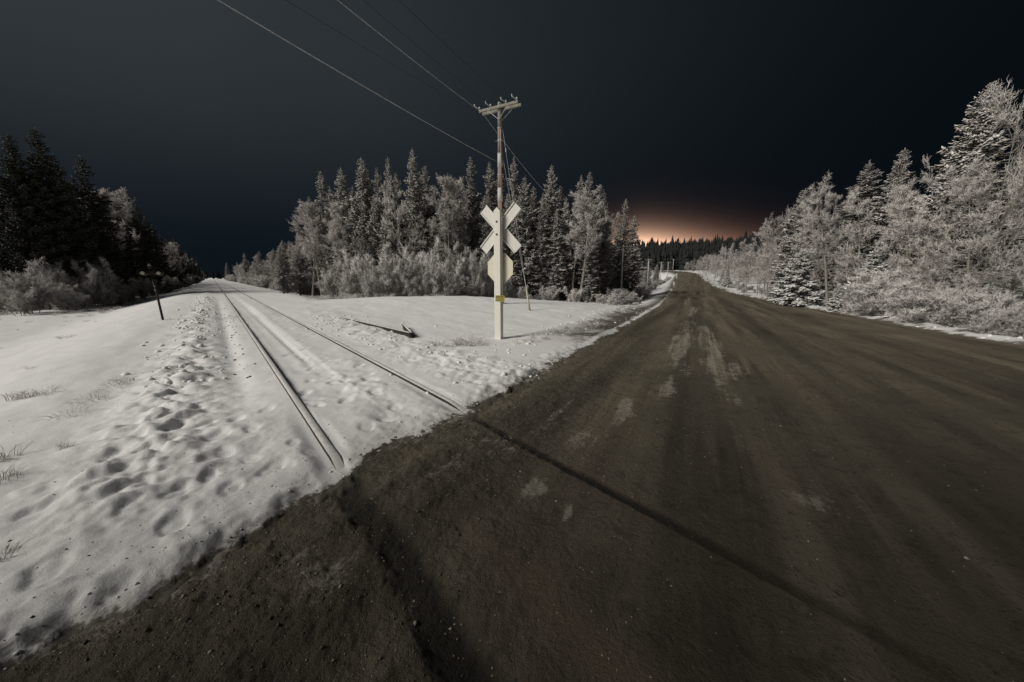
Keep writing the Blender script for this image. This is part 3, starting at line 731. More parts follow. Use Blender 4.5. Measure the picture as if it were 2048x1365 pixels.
# guy wire
gx, gy = at(1060, 622); gz = ground_z(gx, gy)
def guy():
    root = tag(empty('guy_wire', (gx, gy, gz)), 'frosted guy wires slanting from the utility pole to a pale guard in the snow', 'guy wire')
    base = Vector((0, 0, -.1))
    for k, v in enumerate((255, 318)):
        zt = along(1001, v, 18.6)[2] - gz
        p = Vector((POLE[0] + .12 - gx, POLE[1] - gy, zt))
        q = base + (p - base).normalized() * .2
        pts = [q.lerp(p, f / 10) + Vector((0.0 + .03 * k, 0, -.25 * math.sin(f / 10 * math.pi) * .2)) for f in range(11)]
        MB().tube(pts, .007, 5).build('strand', M['wire'], root, True)
        if k == 0:
            d = (p - base).normalized()
            MB().tube([base, base + d * .5, base + d * 1.1], [.06, .045, .035], 8).build('guard', M['guard'], root, True)
            MB().box(tuple(base + d * (p - base).length * .87), (.05, .05, .16)).build('strain_insulator', M['glass'], root)
guy()

# ------------------------------------------------------------------ signal stand at the left of the track
def signal_stand():
    x, y = at(327, 641); z0 = ground_z(x, y); dist = math.hypot(x, y); zt = along(310, 530, dist)[2]; H = zt - z0
    root = tag(empty('signal_stand', (x, y, z0), R(40)), 'dark slender post with two pale reflectors on a crossbar, left of the track', 'signal post')
    lean = -0.05 * H
    MB().tube([(0, 0, -.3), (lean * .5, 0, H * .5), (lean, 0, H - .25)], [.038, .034, .03], 8).build('post', M['iron'], root, True)
    MB().box((lean, 0, H - .30), (.34, .08, .14)).build('crossbar', M['iron'], root, bevel=.02)
    for k, sx_ in enumerate((-1, 1)):
        cx = lean + sx_ * .21
        mb = MB(); mb.tube([(cx, .12, H - .30), (cx, -.16, H - .30)], .115, 14); lamp = mb.build('lamp_housing', M['iron'], root, True)
        mb = MB(); mb.tube([(cx, -.161, H - .31), (cx, -.175, H - .31)], .06, 14); mb.build('reflector', M['lens'], lamp)
        mb = MB()
        for j in range(9):
            a0 = math.pi * j / 8
            for yy in (-.16, -.28): mb.v.append((cx + .12 * math.cos(a0), yy, H - .30 + .12 * math.sin(a0)))
        for j in range(8): mb.f.append((2 * j, 2 * j + 1, 2 * j + 3, 2 * j + 2))
        hood = mb.build('hood', M['iron'], lamp); sm_ = hood.modifiers.new('thick', 'SOLIDIFY'); sm_.thickness = .012
    MB().tube([(lean, 0, H - .16), (lean, 0, H - .02), (lean, 0, H + .05)], [.05, .06, .02], 8).build('finial', M['iron'], root, True)
    MB().box((lean, -.06, H - .02), (.05, .02, .05)).build('reflector', M['lens'], root)
    for zz in (.55, .62): MB().box((lean * .7, -.075, H * zz), (.05, .02, .04)).build('clip', M['lens'], root)
signal_stand()
# small white marker post at the far road edge
def marker():
    s_, w_ = 120.0, -4.6; x, y = unroad(s_, w_)
    x, y, zt = along(1354, 549, 118.0); z0 = ground_z(x, y)
    root = tag(empty('delineator_post', (x, y, z0)), 'small white marker post at the left road edge near the crest', 'marker post')
    MB().box((0, 0, .55), (.30, .08, 1.5)).build('post', M['paint'], root, bevel=.02)
    MB().box((0, -.045, 1.1), (.2, .01, .22)).build('reflector', M['lens'], root)
marker()

# ------------------------------------------------------------------ tree prototypes
def cones(P, D, W, sides=3):
    """thin tapered spikes: base ring + tip"""
    n = len(P); L_ = np.linalg.norm(D, axis=1, keepdims=True); d = D / np.maximum(L_, 1e-6)
    up = np.where(np.abs(d[:, 2:3]) > 0.9, np.array([[1.0, 0, 0]]), np.array([[0, 0, 1.0]]))
    a = np.cross(d, up); a /= np.maximum(np.linalg.norm(a, axis=1, keepdims=True), 1e-6); b = np.cross(d, a)
    V = np.empty((n, sides + 1, 3))
    for j in range(sides):
        t = 2 * math.pi * j / sides + math.pi / 2
        V[:, j] = P + (a * math.cos(t) + b * math.sin(t)) * W[:, None]
    V[:, sides] = P + D
    base = np.arange(n)[:, None] * (sides + 1)
    Fs = [np.concatenate([base + j, base + (j + 1) % sides, base + sides], 1) for j in range(sides)]
    return V.reshape(-1, 3), np.stack(Fs, 1).reshape(-1, 3)
def spindles(P, D, W):
    """leaf-like spindle: start, ring of three, tip"""
    n = len(P); L_ = np.linalg.norm(D, axis=1, keepdims=True); d = D / np.maximum(L_, 1e-6)
    up = np.where(np.abs(d[:, 2:3]) > 0.9, np.array([[1.0, 0, 0]]), np.array([[0, 0, 1.0]]))
    a = np.cross(d, up); a /= np.maximum(np.linalg.norm(a, axis=1, keepdims=True), 1e-6); b = np.cross(d, a)
    V = np.empty((n, 5, 3)); V[:, 0] = P; V[:, 4] = P + D; mid = P + D * 0.45
    for j in range(3):
        t = 2 * math.pi * j / 3 + math.pi / 2; V[:, 1 + j] = mid + (a * math.cos(t) * 1.25 + b * math.sin(t) * 0.75) * W[:, None]
    base = np.arange(n)[:, None] * 5; Fs = []
    for j in range(3):
        k = (j + 1) % 3
        Fs.append(np.concatenate([base, base + 1 + k, base + 1 + j], 1)); Fs.append(np.concatenate([base + 1 + j, base + 1 + k, base + 4], 1))
    return V.reshape(-1, 3), np.stack(Fs, 1).reshape(-1, 3)
def merge(parts):
    V = []; Fa = []; o = 0
    for v, f in parts: V.append(v); Fa.append(f + o); o += len(v)
    return np.vstack(V), np.vstack(Fa)

def spruce_proto(seed, H=12.0, rad=1.7, clear=0.06, spire=0.35, droop=0.5, dens=1.0, lean=0.0, ragged=0.25):
    g = np.random.default_rng(seed); P = []; D = []; W = []
    z = H * clear + 0.1; BP = []; BD = []; BW = []
    lobes = g.uniform(0, 6.28, 3)
    while z < H * 0.985:
        f = (z / H - clear) / (1 - clear)
        prof = (1 - f) ** 0.75 if f < 1 - spire else ((spire) ** 0.75) * ((1 - f) / spire) ** 0.62
        prof = prof * (0.35 + 0.65 * min(1, f / 0.12)) * (1.0 if f < 0.62 else 1.0 - 0.10 * math.sin(min(1, (f - 0.62) / 0.3) * math.pi / 2))
        prof *= 1 + 0.18 * math.sin(z * 2.1 + lobes[0]) * math.sin(z * 0.9 + lobes[1])
        nb = int(g.integers(5, 8)) if f < 0.8 else int(g.integers(4, 6))
        a0 = g.uniform(0, 6.28)
        for k in range(nb):
            az = a0 + 6.283 * k / nb + g.normal(0, 0.25)
            Lb = max(0.10, rad * prof * (1 + g.normal(0, ragged)) )
            pitch = (0.45 - droop * (1 - f) * 1.1) if f < 0.85 else 0.75
            ns = max(3, int(3 + 8 * Lb * dens))
            h = np.array([math.cos(az), math.sin(az)])
            q = np.linspace(0.12, 1.0, ns)
            # branch line: out, sagging, tip curling up
            px = h[0] * Lb * q; py = h[1] * Lb * q; pz = z + Lb * (math.tan(pitch) * q * 0.55 - 0.35 * droop * q ** 1.6 + 0.16 * q ** 4)
            B = np.stack([px, py, pz], 1)
            BP.append(B[0] * [0, 0, 1] ); BD.append(B[-1] - B[0] * [0, 0, 1]); BW.append(0.012 + 0.012 * Lb)
            tl = 0.055 + 0.30 * min(0.95, Lb) 
            for j in range(ns):
                tang = np.array([h[0], h[1], (math.tan(pitch) * .5 - .5 * droop * q[j] + .5 * q[j] ** 3)]); tang /= np.linalg.norm(tang)
                side = np.array([-h[1], h[0], 0.0])
                sub = [(tang * 0.9 + g.normal(0, .15, 3), 1.0)]
                for sg in (-1, 1):
                    sub.append((tang * 0.55 + side * sg * (0.8 + g.normal(0, .2)) + np.array([0, 0, g.normal(-0.12, .2)]), 0.95))
                if g.random() < 0.55: sub.append((np.array([0, 0, -0.75]) + tang * 0.5 + side * g.normal(0, .4), 0.85))
                if g.random() < 0.35: sub.append((np.array([0, 0, 0.5]) + tang * 0.6 + side * g.normal(0, .4), 0.6))
                for dv, sc in sub:
                    P.append(B[j] + g.normal(0, 0.02, 3)); D.append(dv / np.linalg.norm(dv) * tl * sc * g.uniform(0.75, 1.35)); W.append(tl * g.uniform(0.16, 0.26))
        z += (0.17 + 0.15 * (1 - f)) * (H / 12.0) ** 0.5 * g.uniform(0.8, 1.2)
    # leader
    for k in range(14):
        zz = H * (0.94 + 0.055 * k / 14); a = g.uniform(0, 6.28)
        P.append(np.array([0, 0, zz])); D.append(np.array([math.cos(a) * .06, math.sin(a) * .06, .14])); W.append(.018)
    P = np.array(P); D = np.array(D); W = np.array(W)
    Vn, Fn = spindles(P, D, W)
    Vb, Fb = cones(np.array(BP), np.array(BD), np.array(BW))
    V, Fc = merge([(Vn, Fn), (Vb, Fb)])
    bend = lambda A: np.stack([A[:, 0] + lean * (A[:, 2] / H) ** 2 * H, A[:, 1], A[:, 2]], 1)
    crown = np_mesh('crown', bend(V), Fc)
    mb = MB(); zs = np.linspace(-0.5, H * 0.985, 9)
    mb.tube([(lean * max(0, zz / H) ** 2 * H, 0.03 * math.sin(zz), zz) for zz in zs], [0.16 * (H / 12) * (1 - max(0, zz) / H) + 0.015 for zz in zs], 7)
    return crown, mb.mesh('trunk', True), H

def rot_about(v, axis, ang):
    return Matrix.Rotation(ang, 3, axis) @ v
def leafless_proto(seed, H=10.0, spread=0.33, clear=0.3, nl1=22, up=0.7, multi=1, twig=0.34, nl2=6, ntw=15, tw=0.013, flat=0.0, rad=None, cone=False):
    """trunk(s) with limbs, and a crown of fine frosted twigs"""
    g = random.Random(seed); gn = np.random.default_rng(seed)
    tr = MB(); P = []; D = []; W = []
    def rv(s): return Vector((g.gauss(0, s), g.gauss(0, s), g.gauss(0, s)))
    def curve(p, d, L_, n, wob, lift):
        pts = [p.copy()]; d = d.normalized()
        for k in range(n):
            d = (d + rv(wob) + Vector((0, 0, lift))).normalized(); p = p + d * (L_ / n); pts.append(p.copy())
        return pts, d
    stems = []
    for k in range(multi):
        a = g.uniform(0, 6.28); tilt = 0.03 if multi == 1 else g.uniform(0.06, 0.50)
        d = Vector((math.cos(a) * tilt, math.sin(a) * tilt, 1)).normalized()
        hh = H * (1 if multi == 1 else g.uniform(0.45, 1.0))
        p0 = Vector((0, 0, -0.4)) if multi == 1 else Vector((math.cos(a) * .15, math.sin(a) * .15, -0.2))
        pts, _ = curve(p0, d, hh, 9, 0.045 if multi == 1 else 0.09, 0.03)
        r0 = (rad or 0.011 * H) if multi == 1 else 0.0075 * hh
        tr.tube(pts, [max(0.010, r0 * (1 - 0.93 * i / 9)) for i in range(10)], 6 if multi == 1 else 5, cap=False)
        stems.append((pts, hh))
    for pts, hh in stems:
        n1 = max(4, int(nl1 / (multi ** 0.65)))
        for k in range(n1):
            f = clear + (1 - clear) * ((k + g.random()) / n1) * 0.98
            i = f * 9; i0 = int(min(8, i)); p = pts[i0].lerp(pts[i0 + 1], i - i0)
            a = g.uniform(0, 6.28); prof = math.sin(math.pi * min(1, (0.16 + 0.84 * (f - clear) / (1 - clear)))) ** 0.75
            if cone: prof = 1.15 * (1 - (f - clear) / (1 - clear)) ** 0.8 - 0.25
            L1 = max(0.35, H * spread * (0.45 + 0.75 * prof) * g.uniform(0.65, 1.15)) * (1.0 if multi == 1 else 0.8)
            d = Vector((math.cos(a), math.sin(a), up + g.gauss(0, .2) + 0.5 * max(0, f - .7)))
            lp, _ = curve(p, d, L1, 5, 0.13, 0.05 - flat)
            tr.tube(lp, [max(0.007, 0.012 * L1 * (1 - .85 * q / 5)) for q in range(6)], 4, cap=False)
            for m_ in range(nl2):
                q = 1 + 4 * (m_ + g.random()) / nl2; q0 = int(min(4, q)); pp = lp[q0].lerp(lp[q0 + 1], min(1, q - q0))
                dd = (lp[q0 + 1] - lp[q0]).normalized()
                d2 = (dd * 0.7 + rv(0.55) + Vector((0, 0, 0.12 - flat))).normalized(); L2 = L1 * g.uniform(0.28, 0.5) * (1.15 - q / 9)
                l2, _ = curve(pp, d2, L2, 3, 0.16, 0.05 - flat)
                tr.tube(l2, [0.010, 0.008, 0.007, 0.005], 3, cap=False)
                A = np.array([tuple(v) for v in l2]); nt = ntw
                u = gn.uniform(0.08, 1.0, nt) * 3; u0 = np.minimum(u.astype(int), 2); fr = (u - u0)[:, None]
                base = A[u0] * (1 - fr) + A[u0 + 1] * fr; tg = A[u0 + 1] - A[u0]; tg /= np.linalg.norm(tg, axis=1, keepdims=True)
                dv = tg * 0.75 + gn.normal(0, 0.55, (nt, 3)) + np.array([0, 0, 0.12 - flat * 0.5]); dv /= np.linalg.norm(dv, axis=1, keepdims=True)
                ln = twig * gn.uniform(0.5, 1.2, nt)
                P.append(base); D.append(dv * ln[:, None]); W.append(np.full(nt, tw))
                # twiglets
                for rep in range(3):
                    b2 = base + dv * ln[:, None] * gn.uniform(0.25, 0.95, (nt, 1)); d3 = dv * 0.6 + gn.normal(0, 0.55, (nt, 3)); d3 /= np.linalg.norm(d3, axis=1, keepdims=True)
                    P.append(b2); D.append(d3 * (ln * gn.uniform(0.3, 0.6, nt))[:, None]); W.append(np.full(nt, tw * 0.85))
    P = np.vstack(P); D = np.vstack(D); W = np.concatenate(W)
    V, Fc = cones(P, D, W)
    return np_mesh('crown', V, Fc), tr.mesh('trunk', False), H

def grass_proto(seed, n=70, h=0.5, spread=0.3, arch=0.7, w=0.006):
    g = np.random.default_rng(seed); mb = MB()
    for k in range(n):
        a = g.uniform(0, 6.28); r = spread * math.sqrt(g.random()); x, y = r * math.cos(a), r * math.sin(a)
        b = a + g.normal(0, .6); L_ = h * g.uniform(0.5, 1.15); out = arch * g.uniform(0.2, 1.2) * L_
        pts = [(x, y, -0.05)]
        for q in (0.35, 0.7, 1.0): pts.append((x + math.cos(b) * out * q ** 1.8, y + math.sin(b) * out * q ** 1.8, L_ * (q - 0.45 * arch * q ** 2.4)))
        mb.tube(pts, [w, w, w * .9, w * .5], 3, cap=False)
    return mb.mesh('grass')

SPR = [spruce_proto(100 + k, 12, r, c, s_, d_, 1.0, 0.0, rg) for k, (r, c, s_, d_, rg) in enumerate([(1.75, .05, .30, .55, .22), (1.45, .05, .42, .65, .28), (1.95, .08, .30, .50, .25), (1.30, .04, .5, .7, .32), (1.6, .10, .36, .6, .30)])]
SPR_LEAN = spruce_proto(140, 12, 2.1, .05, .30, .35, 1.2, 0.05, .22)
SPR_SMALL = [spruce_proto(150 + k, 4.0, 1.25, .03, .3, .75, 1.9, 0.0, .22) for k in range(2)]
ASP = [leafless_proto(200 + k, 10.5, .15, .42, 26, .95, 1, .36, 6, 15, .013) for k in range(3)]                       # slim, high crown
BRD = [leafless_proto(220 + k, 9.0, .30, .16, 30, .55, 1, .34, 7, 14, .012, 0.02) for k in range(4)]                  # broad frosted trees
FLT = [leafless_proto(240 + k, 10.0, .20, .20, 46, (.30, .15, .45)[k], 1, .32, 6, 12, .011, 0.02, None, True) for k in range(3)]                # level feathery branches
SHR = [leafless_proto(260 + k, 3.2, .21, .16, (40, 50, 34, 46)[k], (1.5, 1.1, 1.9, 1.3)[k], (8, 10, 6, 12)[k], .25, 5, 8, .010) for k in range(4)]                        # upright willow
RND = [leafless_proto(280 + k, 2.6, .34, .12, 60, .45, 9, .22, 5, 11, .009, 0.03) for k in range(3)]                  # round bush
GRS = [grass_proto(300, 46, .50, .30, .9, .006), grass_proto(301, 40, .38, .22, .6, .006), grass_proto(302, 70, .42, .6, 1.1, .006)]
WEED = grass_proto(303, 14, .5, .15, .35, .006)

MATS = {}
def use(proto, m_crown, m_trunk):
    key = (proto[0].name, m_crown, m_trunk)
    if key not in MATS:
        c, t = proto[0], proto[1]
        if c.materials: c = c.copy(); c.materials.clear(); t = t.copy(); t.materials.clear()
        c.materials.append(M[m_crown]); t.materials.append(M[m_trunk]); MATS[key] = (c, t)
    return MATS[key]
TREES = []
def tree(name, proto, x, y, H, label, cat, group=None, crown='spruce', trunk='bark', wide=1.0, rz=None, lean=0.0):
    c, t = use(proto, crown, trunk); z = ground_z(x, y) - 0.05
    root = empty(name, (x, y, z), rng.uniform(0, 6.28) if rz is None else rz)
    s = H / proto[2]; root.scale = (s * wide, s * wide, s)
    root.rotation_euler[0] = lean + rng.normal(0, .012); root.rotation_euler[1] = rng.normal(0, .012)
    tr = bpy.data.objects.new('trunk', t); C.objects.link(tr); tr.parent = root
    cr = bpy.data.objects.new('crown', c); C.objects.link(cr); cr.parent = root
    tag(root, label, cat, group); TREES.append((name, x, y)); return root
def by_pixel(u, vt, dist):
    x, y, zt = along(u, vt, dist); return x, y, max(1.2, zt - ground_z(x, y))

# --- spruces one can tell apart, from their tips in the photograph: (u, v of tip, distance, prototype, width)
CEN = [(620, 392, 47, 1, 1), (643, 343, 44, 1, .95), (676, 333, 42, 0, .9), (700, 372, 46, 3, 1), (722, 315, 41, 2, .95), (734, 326, 42, 1, .9), (753, 332, 45, 3, .8), (775, 313, 44, 3, 1.0), (790, 345, 47, 3, 1),
       (823, 297, 40, 0, .95), (853, 330, 42, 1, 1.0), (890, 346, 38, 4, 1.05), (912, 356, 44, 2, .9), (942, 311, 40, 1, 1.05), (977, 322, 42, 3, 1.1), (1003, 340, 44, 1, 1), (1030, 312, 41, 3, .95), (1050, 350, 38, 4, 1.0),
       (1070, 372, 43, 2, .9), (1100, 325, 40, 0, .8), (1118, 372, 42, 1, 1.0), (1160, 350, 41, 3, .9), (1181, 342, 40, 1, .9), (1205, 384, 42, 2, .75), (1250, 398, 51, 1, .9), (1268, 430, 50, 3, 1.2), (660, 372, 43, 4, .9), (1135, 395, 39, 3, 1.1), (1085, 385, 38, 3, .9), (870, 372, 41, 3, 1.1)]
CEN.sort()
for k, (u, v, d_, p, wd) in enumerate(CEN):
    x, y, H = by_pixel(u, v, d_)
    tree('spruce_tree', SPR[p], x, y, H, f'frosted spruce behind the crossing sign, {ORD[k]} tip from the left in that wood', 'spruce', 'tall spruces behind the crossing sign', 'spruce', 'bark', wd * 12 / H * 1.0 if H > 15 else wd)
LEF = [(12, 262, 52, 2, .9), (72, 256, 53, 2, .95), (100, 305, 55, 0, .9), (138, 350, 58, 3, .9), (160, 310, 57, 1, 1.05), (185, 372, 62, 4, 1), (228, 398, 68, 0, 1), (258, 410, 74, 2, .9), (272, 408, 78, 1, 1.1), (286, 432, 84, 3, 1.2), (303, 448, 92, 0, 1), (318, 470, 105, 3, 1.2), (332, 478, 110, 2, 1), (346, 476, 115, 1, 1), (358, 490, 128, 4, 1), (372, 500, 140, 0, 1), (384, 514, 165, 1, 1.1), (394, 524, 195, 2, 1.1)]
for k, (u, v, d_, p, wd) in enumerate(LEF):
    x, y, H = by_pixel(u, v, d_)
    tree('spruce_tree', SPR[p], x, y, H, f'dark spruce left of the tracks, {ORD[k]} tip from the left edge of the photo', 'spruce', 'tall spruces left of the tracks', 'spruce_shaded', 'bark', wd)
RIG = [(1950, 163, 29, None, 1.0, 'big spruce with a bent tip towering above the frosted trees at right'), (1986, 160, 31, 3, 1.1, 'narrow spruce right behind the big spruce with the bent tip'),
       (1740, 320, 37, 4, 1.1, 'pale frosted spruce above the right-hand trees, left of the pointed one'), (1796, 297, 35, 2, .9, 'pointed spruce standing alone above the middle of the right-hand trees'),
       (1610, 376, 42, 2, 1.0, 'dark spruce at the left end of the right-hand trees, above the snow-laden one')]
for (u, v, d_, p, wd, lab) in RIG:
    x, y, H = by_pixel(u, v, d_)
    tree('spruce_tree', SPR_LEAN if p is None else SPR[p], x, y, H, lab, 'spruce', 'spruces right of the road', 'spruce', 'bark', wd * (.92 if p is None else 1.15), rz=0.0 if p is None else None)
for (u, v, d_, p, wd, lab) in [(1605, 500, 35.8, 0, 1.2, 'small snow-laden spruce at the right road edge'), (1682, 566, 29.3, 1, .9, 'little snowy spruce at the right road edge, beside the round bush'), (1772, 470, 30, 1, 1.0, 'snowy young spruce half hidden behind the round frosted bush'),
                               (1446, 538, 84, 0, .7, 'small distant snowy spruce among brush right of the road'), (1456, 536, 78, 1, .7, 'nearer of two small snowy spruces in brush right of the road')]:
    x, y, H = by_pixel(u, v, d_)
    tree('young_spruce', SPR_SMALL[p], x, y, H, lab, 'spruce', 'young snow-laden spruces', 'spruce_snow', 'bark', wd)

# --- leafless frosted trees one can tell apart: (u, v tip, distance, prototype list, index, width, label)
DEC = [(606, 412, 43, ASP, 0, 1.2, 'frosted aspen with bare slim trunk at the left end of the middle wood'), (626, 405, 42, ASP, 1, 1.2, 'second frosted aspen from the left end of the middle wood'), (655, 400, 42, ASP, 2, 1.1, 'third frosted aspen from the left end of the middle wood'), (682, 425, 39, ASP, 0, 1.0, 'fourth frosted aspen from the left end of the middle wood'),
       (795, 378, 37, BRD, 0, .62, 'fluffy pale frosted tree in front of the tallest middle spruce'), (893, 352, 36, ASP, 1, 1.1, 'pale frosted tree directly left of the crossing sign, above the brush'), (925, 372, 38, ASP, 2, 1.0, 'frosted tree just left of the crossbuck among the spruces'),
       (1165, 382, 37, ASP, 0, 1.25, 'tall frosted tree among the spruces right of the crossing sign'), (1150, 400, 38, ASP, 2, 1.2, 'frosted tree standing close left of the tall one right of the sign'), (1232, 430, 50, BRD, 1, .55, 'frosted tree at the right end of the middle wood'), (1216, 430, 47, ASP, 1, .9, 'slender frosted tree second from the right end of the middle wood'),
       (205, 382, 63, ASP, 1, .95, 'rounded grey frosted tree beside the spruces of the left wood, left one of two'), (245, 388, 70, ASP, 2, .95, 'rounded grey frosted tree beside the spruces of the left wood, right one of two'), (345, 485, 110, BRD, 1, .8, 'distant frosted tree beyond the signal post')]
for (u, v, d_, pl, i, wd, lab) in DEC:
    x, y, H = by_pixel(u, v, d_)
    tree('leafless_tree', pl[i], x, y, H, lab, 'tree', 'frosted leafless trees', 'twig', 'pale_bark' if pl is ASP else 'bark', wd)
DER = [(2046, 205, 25, BRD, 2, .58), (2012, 300, 24, FLT, 1, .9), (1925, 385, 24.5, FLT, 0, .9), (1885, 345, 26, FLT, 2, .9), (1855, 335, 29, BRD, 3, .55), (1820, 350, 29, FLT, 1, .8), (1768, 352, 31, FLT, 0, .8), (1702, 334, 34, FLT, 2, .9), (1668, 372, 37, FLT, 1, .9), (1640, 400, 40, FLT, 0, .9),
       (1575, 424, 47, BRD, 2, .6), (1556, 432, 51, FLT, 1, .9), (1530, 462, 57, BRD, 0, .8), (1505, 478, 63, FLT, 2, 1.0), (1484, 487, 70, FLT, 0, 1.0), (1465, 492, 76, BRD, 3, .8), (1448, 500, 84, BRD, 2, .8), (1434, 506, 95, FLT, 1, 1.0), (1420, 511, 106, BRD, 0, 1.0), (1409, 514, 120, BRD, 1, 1.0)]
for k, (u, v, d_, pl, i, wd) in enumerate(DER):
    x, y, H = by_pixel(u, v, d_)
    tree('leafless_tree', pl[i], x, y, H, f'frosted leafless tree right of the road, {ORD[k]} counted from the right edge of the photo', 'tree', 'frosted trees right of the road', 'twig', 'pale_bark', wd)

# --- the skyline that the trees behind must stay under
SKY_U = [-400, 0, 70, 160, 240, 290, 340, 400, 425, 450, 500, 580, 600, 650, 700, 830, 1000, 1100, 1200, 1265, 1285, 1330, 1400, 1450, 1520, 1600, 1700, 1800, 1850, 1900, 1960, 2048, 2500]
SKY_V = [280, 310, 320, 370, 410, 450, 480, 532, 553, 505, 478, 472, 445, 400, 385, 370, 380, 395, 420, 470, 515, 522, 510, 503, 485, 440, 395, 370, 350, 390, 400, 300, 280]
def to_pixel(x, y, z):
    fx, fy, fz = x, y * cp - (z - CAM_H) * sp, y * sp + (z - CAM_H) * cp
    return 1024 + F * fx / fy, 682.5 - F * fz / fy
def cap_height(x, y, H):
    z0 = ground_z(x, y); u, v = to_pixel(x, y, z0 + H); lim = np.interp(u, SKY_U, SKY_V) + rng.uniform(0, 20)
    if v < lim:
        zt = along(u, lim, math.hypot(x, y))[2]; return zt - z0
    return H
def too_close(x, y, names, dmin):
    return any(n in names and (x - a) ** 2 + (y - b) ** 2 < dmin * dmin for n, a, b in TREES)
def fill(n, sampler, kind, dmin, hr, label, group, wide=(0.9, 1.15)):
    got = 0; tries = 0
    while got < n and tries < n * 30:
        tries += 1; x, y = sampler()
        if y < 1 or too_close(x, y, ('spruce_tree', 'leafless_tree') if kind != 'shrub' else ('shrub',), dmin): continue
        u, v = to_pixel(x, y, ground_z(x, y))
        if u < -130 or u > 2250: continue
        H = cap_height(x, y, rng.uniform(*hr))
        if H < hr[0] * 0.3: continue
        wd = rng.uniform(*wide) * (1.0 if H > hr[0] else 1.25)
        if kind == 'spruce': tree('spruce_tree', SPR[rng.integers(5)], x, y, H, label, 'spruce', group, 'spruce_shaded' if 'left wood' in group else 'spruce', 'bark', wd)
        elif kind == 'aspen': tree('leafless_tree', (ASP + BRD)[rng.integers(7)], x, y, H, label, 'tree', group, 'twig', 'bark', wd)
        elif kind == 'broad': tree('leafless_tree', (BRD + FLT * 3)[rng.integers(13)], x, y, H, label, 'tree', group, 'twig', 'pale_bark', wd)
        got += 1
    return got
def left_wood():
    t = rng.uniform(50, 95) if rng.random() < .5 else 95 * (330 / 95) ** rng.random()
    e = np.interp(t, [40, 52, 72, 100, 300], [17, 15, 9, 6.5, 3.5]); return untrack(t, e + 1.0 + (11 if t < 95 else 6) * rng.random() ** 1.5)
def mid_wood_line():                 # along the right side of the track
    t = rng.uniform(50, 100) if rng.random() < .6 else 100 * 3.0 ** rng.random()
    return untrack(t, np.interp(t, [60, 150, 300], [-10.5, -8.5, -6.5]) - 12 * rng.random() ** 1.6)
def mid_wood():
    return rng.uniform(-25, 17), rng.uniform(36.5, 50)
def mid_wood_road():                 # recedes along the left side of the road
    s = 55 + 150 * rng.random() ** 1.1; return unroad(s, float(edges(s)[0]) - 7 - 15 * rng.random())
def right_wood():
    s = -2 + 62 * rng.random() ** 1.1; e = float(edges(s)[1]); return unroad(s, e + 7.0 + 11 * rng.random())
def right_far():
    s = 55 + 145 * rng.random(); return unroad(s, float(edges(s)[1]) + 4.5 + 14 * rng.random() ** 1.2)
def ok_mid(f):
    def g():
        while True:
            x, y = f(); s, w = road_sw(x, y)
            u = to_pixel(x, y, 0)[0]
            if w < -9.5 and not (1215 < u < 1275 and math.hypot(x, y) < 48): return x, y
    return g
fill(74, left_wood, 'spruce', 1.6, (9, 14), 'dark spruce standing deep in the wood left of the tracks', 'spruces deep in the left wood')
fill(34, left_wood, 'aspen', 1.6, (6, 10), 'grey frosted tree half hidden in the dark wood left of the tracks', 'frosted trees in the left wood')
fill(74, ok_mid(mid_wood), 'spruce', 1.5, (9, 13), 'frosted spruce packed inside the wood behind the crossing sign', 'spruces inside the middle wood')
fill(16, ok_mid(mid_wood), 'aspen', 1.5, (6, 9), 'frosted leafless tree inside the wood behind the crossing sign', 'frosted trees inside the middle wood')
fill(34, mid_wood_line, 'spruce', 1.8, (7, 12), 'spruce in the row right of the tracks fading into the dark', 'spruces right of the tracks')
fill(46, mid_wood_line, 'aspen', 1.4, (5, 9), 'frosted leafless tree in the row right of the tracks', 'frosted trees right of the tracks')
fill(40, mid_wood_road, 'spruce', 2.0, (7, 11), 'distant spruce left of the road towards the crest', 'spruces left of the road')
fill(40, mid_wood_road, 'aspen', 1.8, (5, 9), 'distant frosted tree left of the road towards the crest', 'frosted trees left of the road')
fill(30, right_wood, 'broad', 1.7, (6, 10), 'frosted leafless tree deeper in the wood right of the road', 'frosted trees deeper in the right wood')
fill(18, right_wood, 'spruce', 1.8, (6, 10), 'spruce buried among the frosted trees right of the road', 'spruces buried in the right wood')
fill(60, right_far, 'broad', 1.8, (6, 9), 'frosted leafless tree right of the road towards the crest', 'frosted trees right of the road towards the crest')
# the road bends out of sight: trees across its end
for k in range(90):
    s = rng.uniform(200, 300); w0 = rng.uniform(-60, 45); x = s * RD[0] + w0 * RW[0]; y = s * RD[1] + w0 * RW[1]
    d = float(road_in(np.array([x]), np.array([y]))[0][0])
    if d > -4: continue
    H = cap_height(x, y, rng.uniform(7, 12))
    if H < 3.5: continue
    if rng.random() < .55: tree('leafless_tree', BRD[rng.integers(4)], x, y, H, 'dim frosted tree across the far end of the road', 'tree', 'frosted trees at the end of the road', 'twig', 'bark')
    else: tree('spruce_tree', SPR[rng.integers(5)], x, y, H, 'dim spruce across the far end of the road', 'spruce', 'spruces at the end of the road', 'spruce', 'bark')

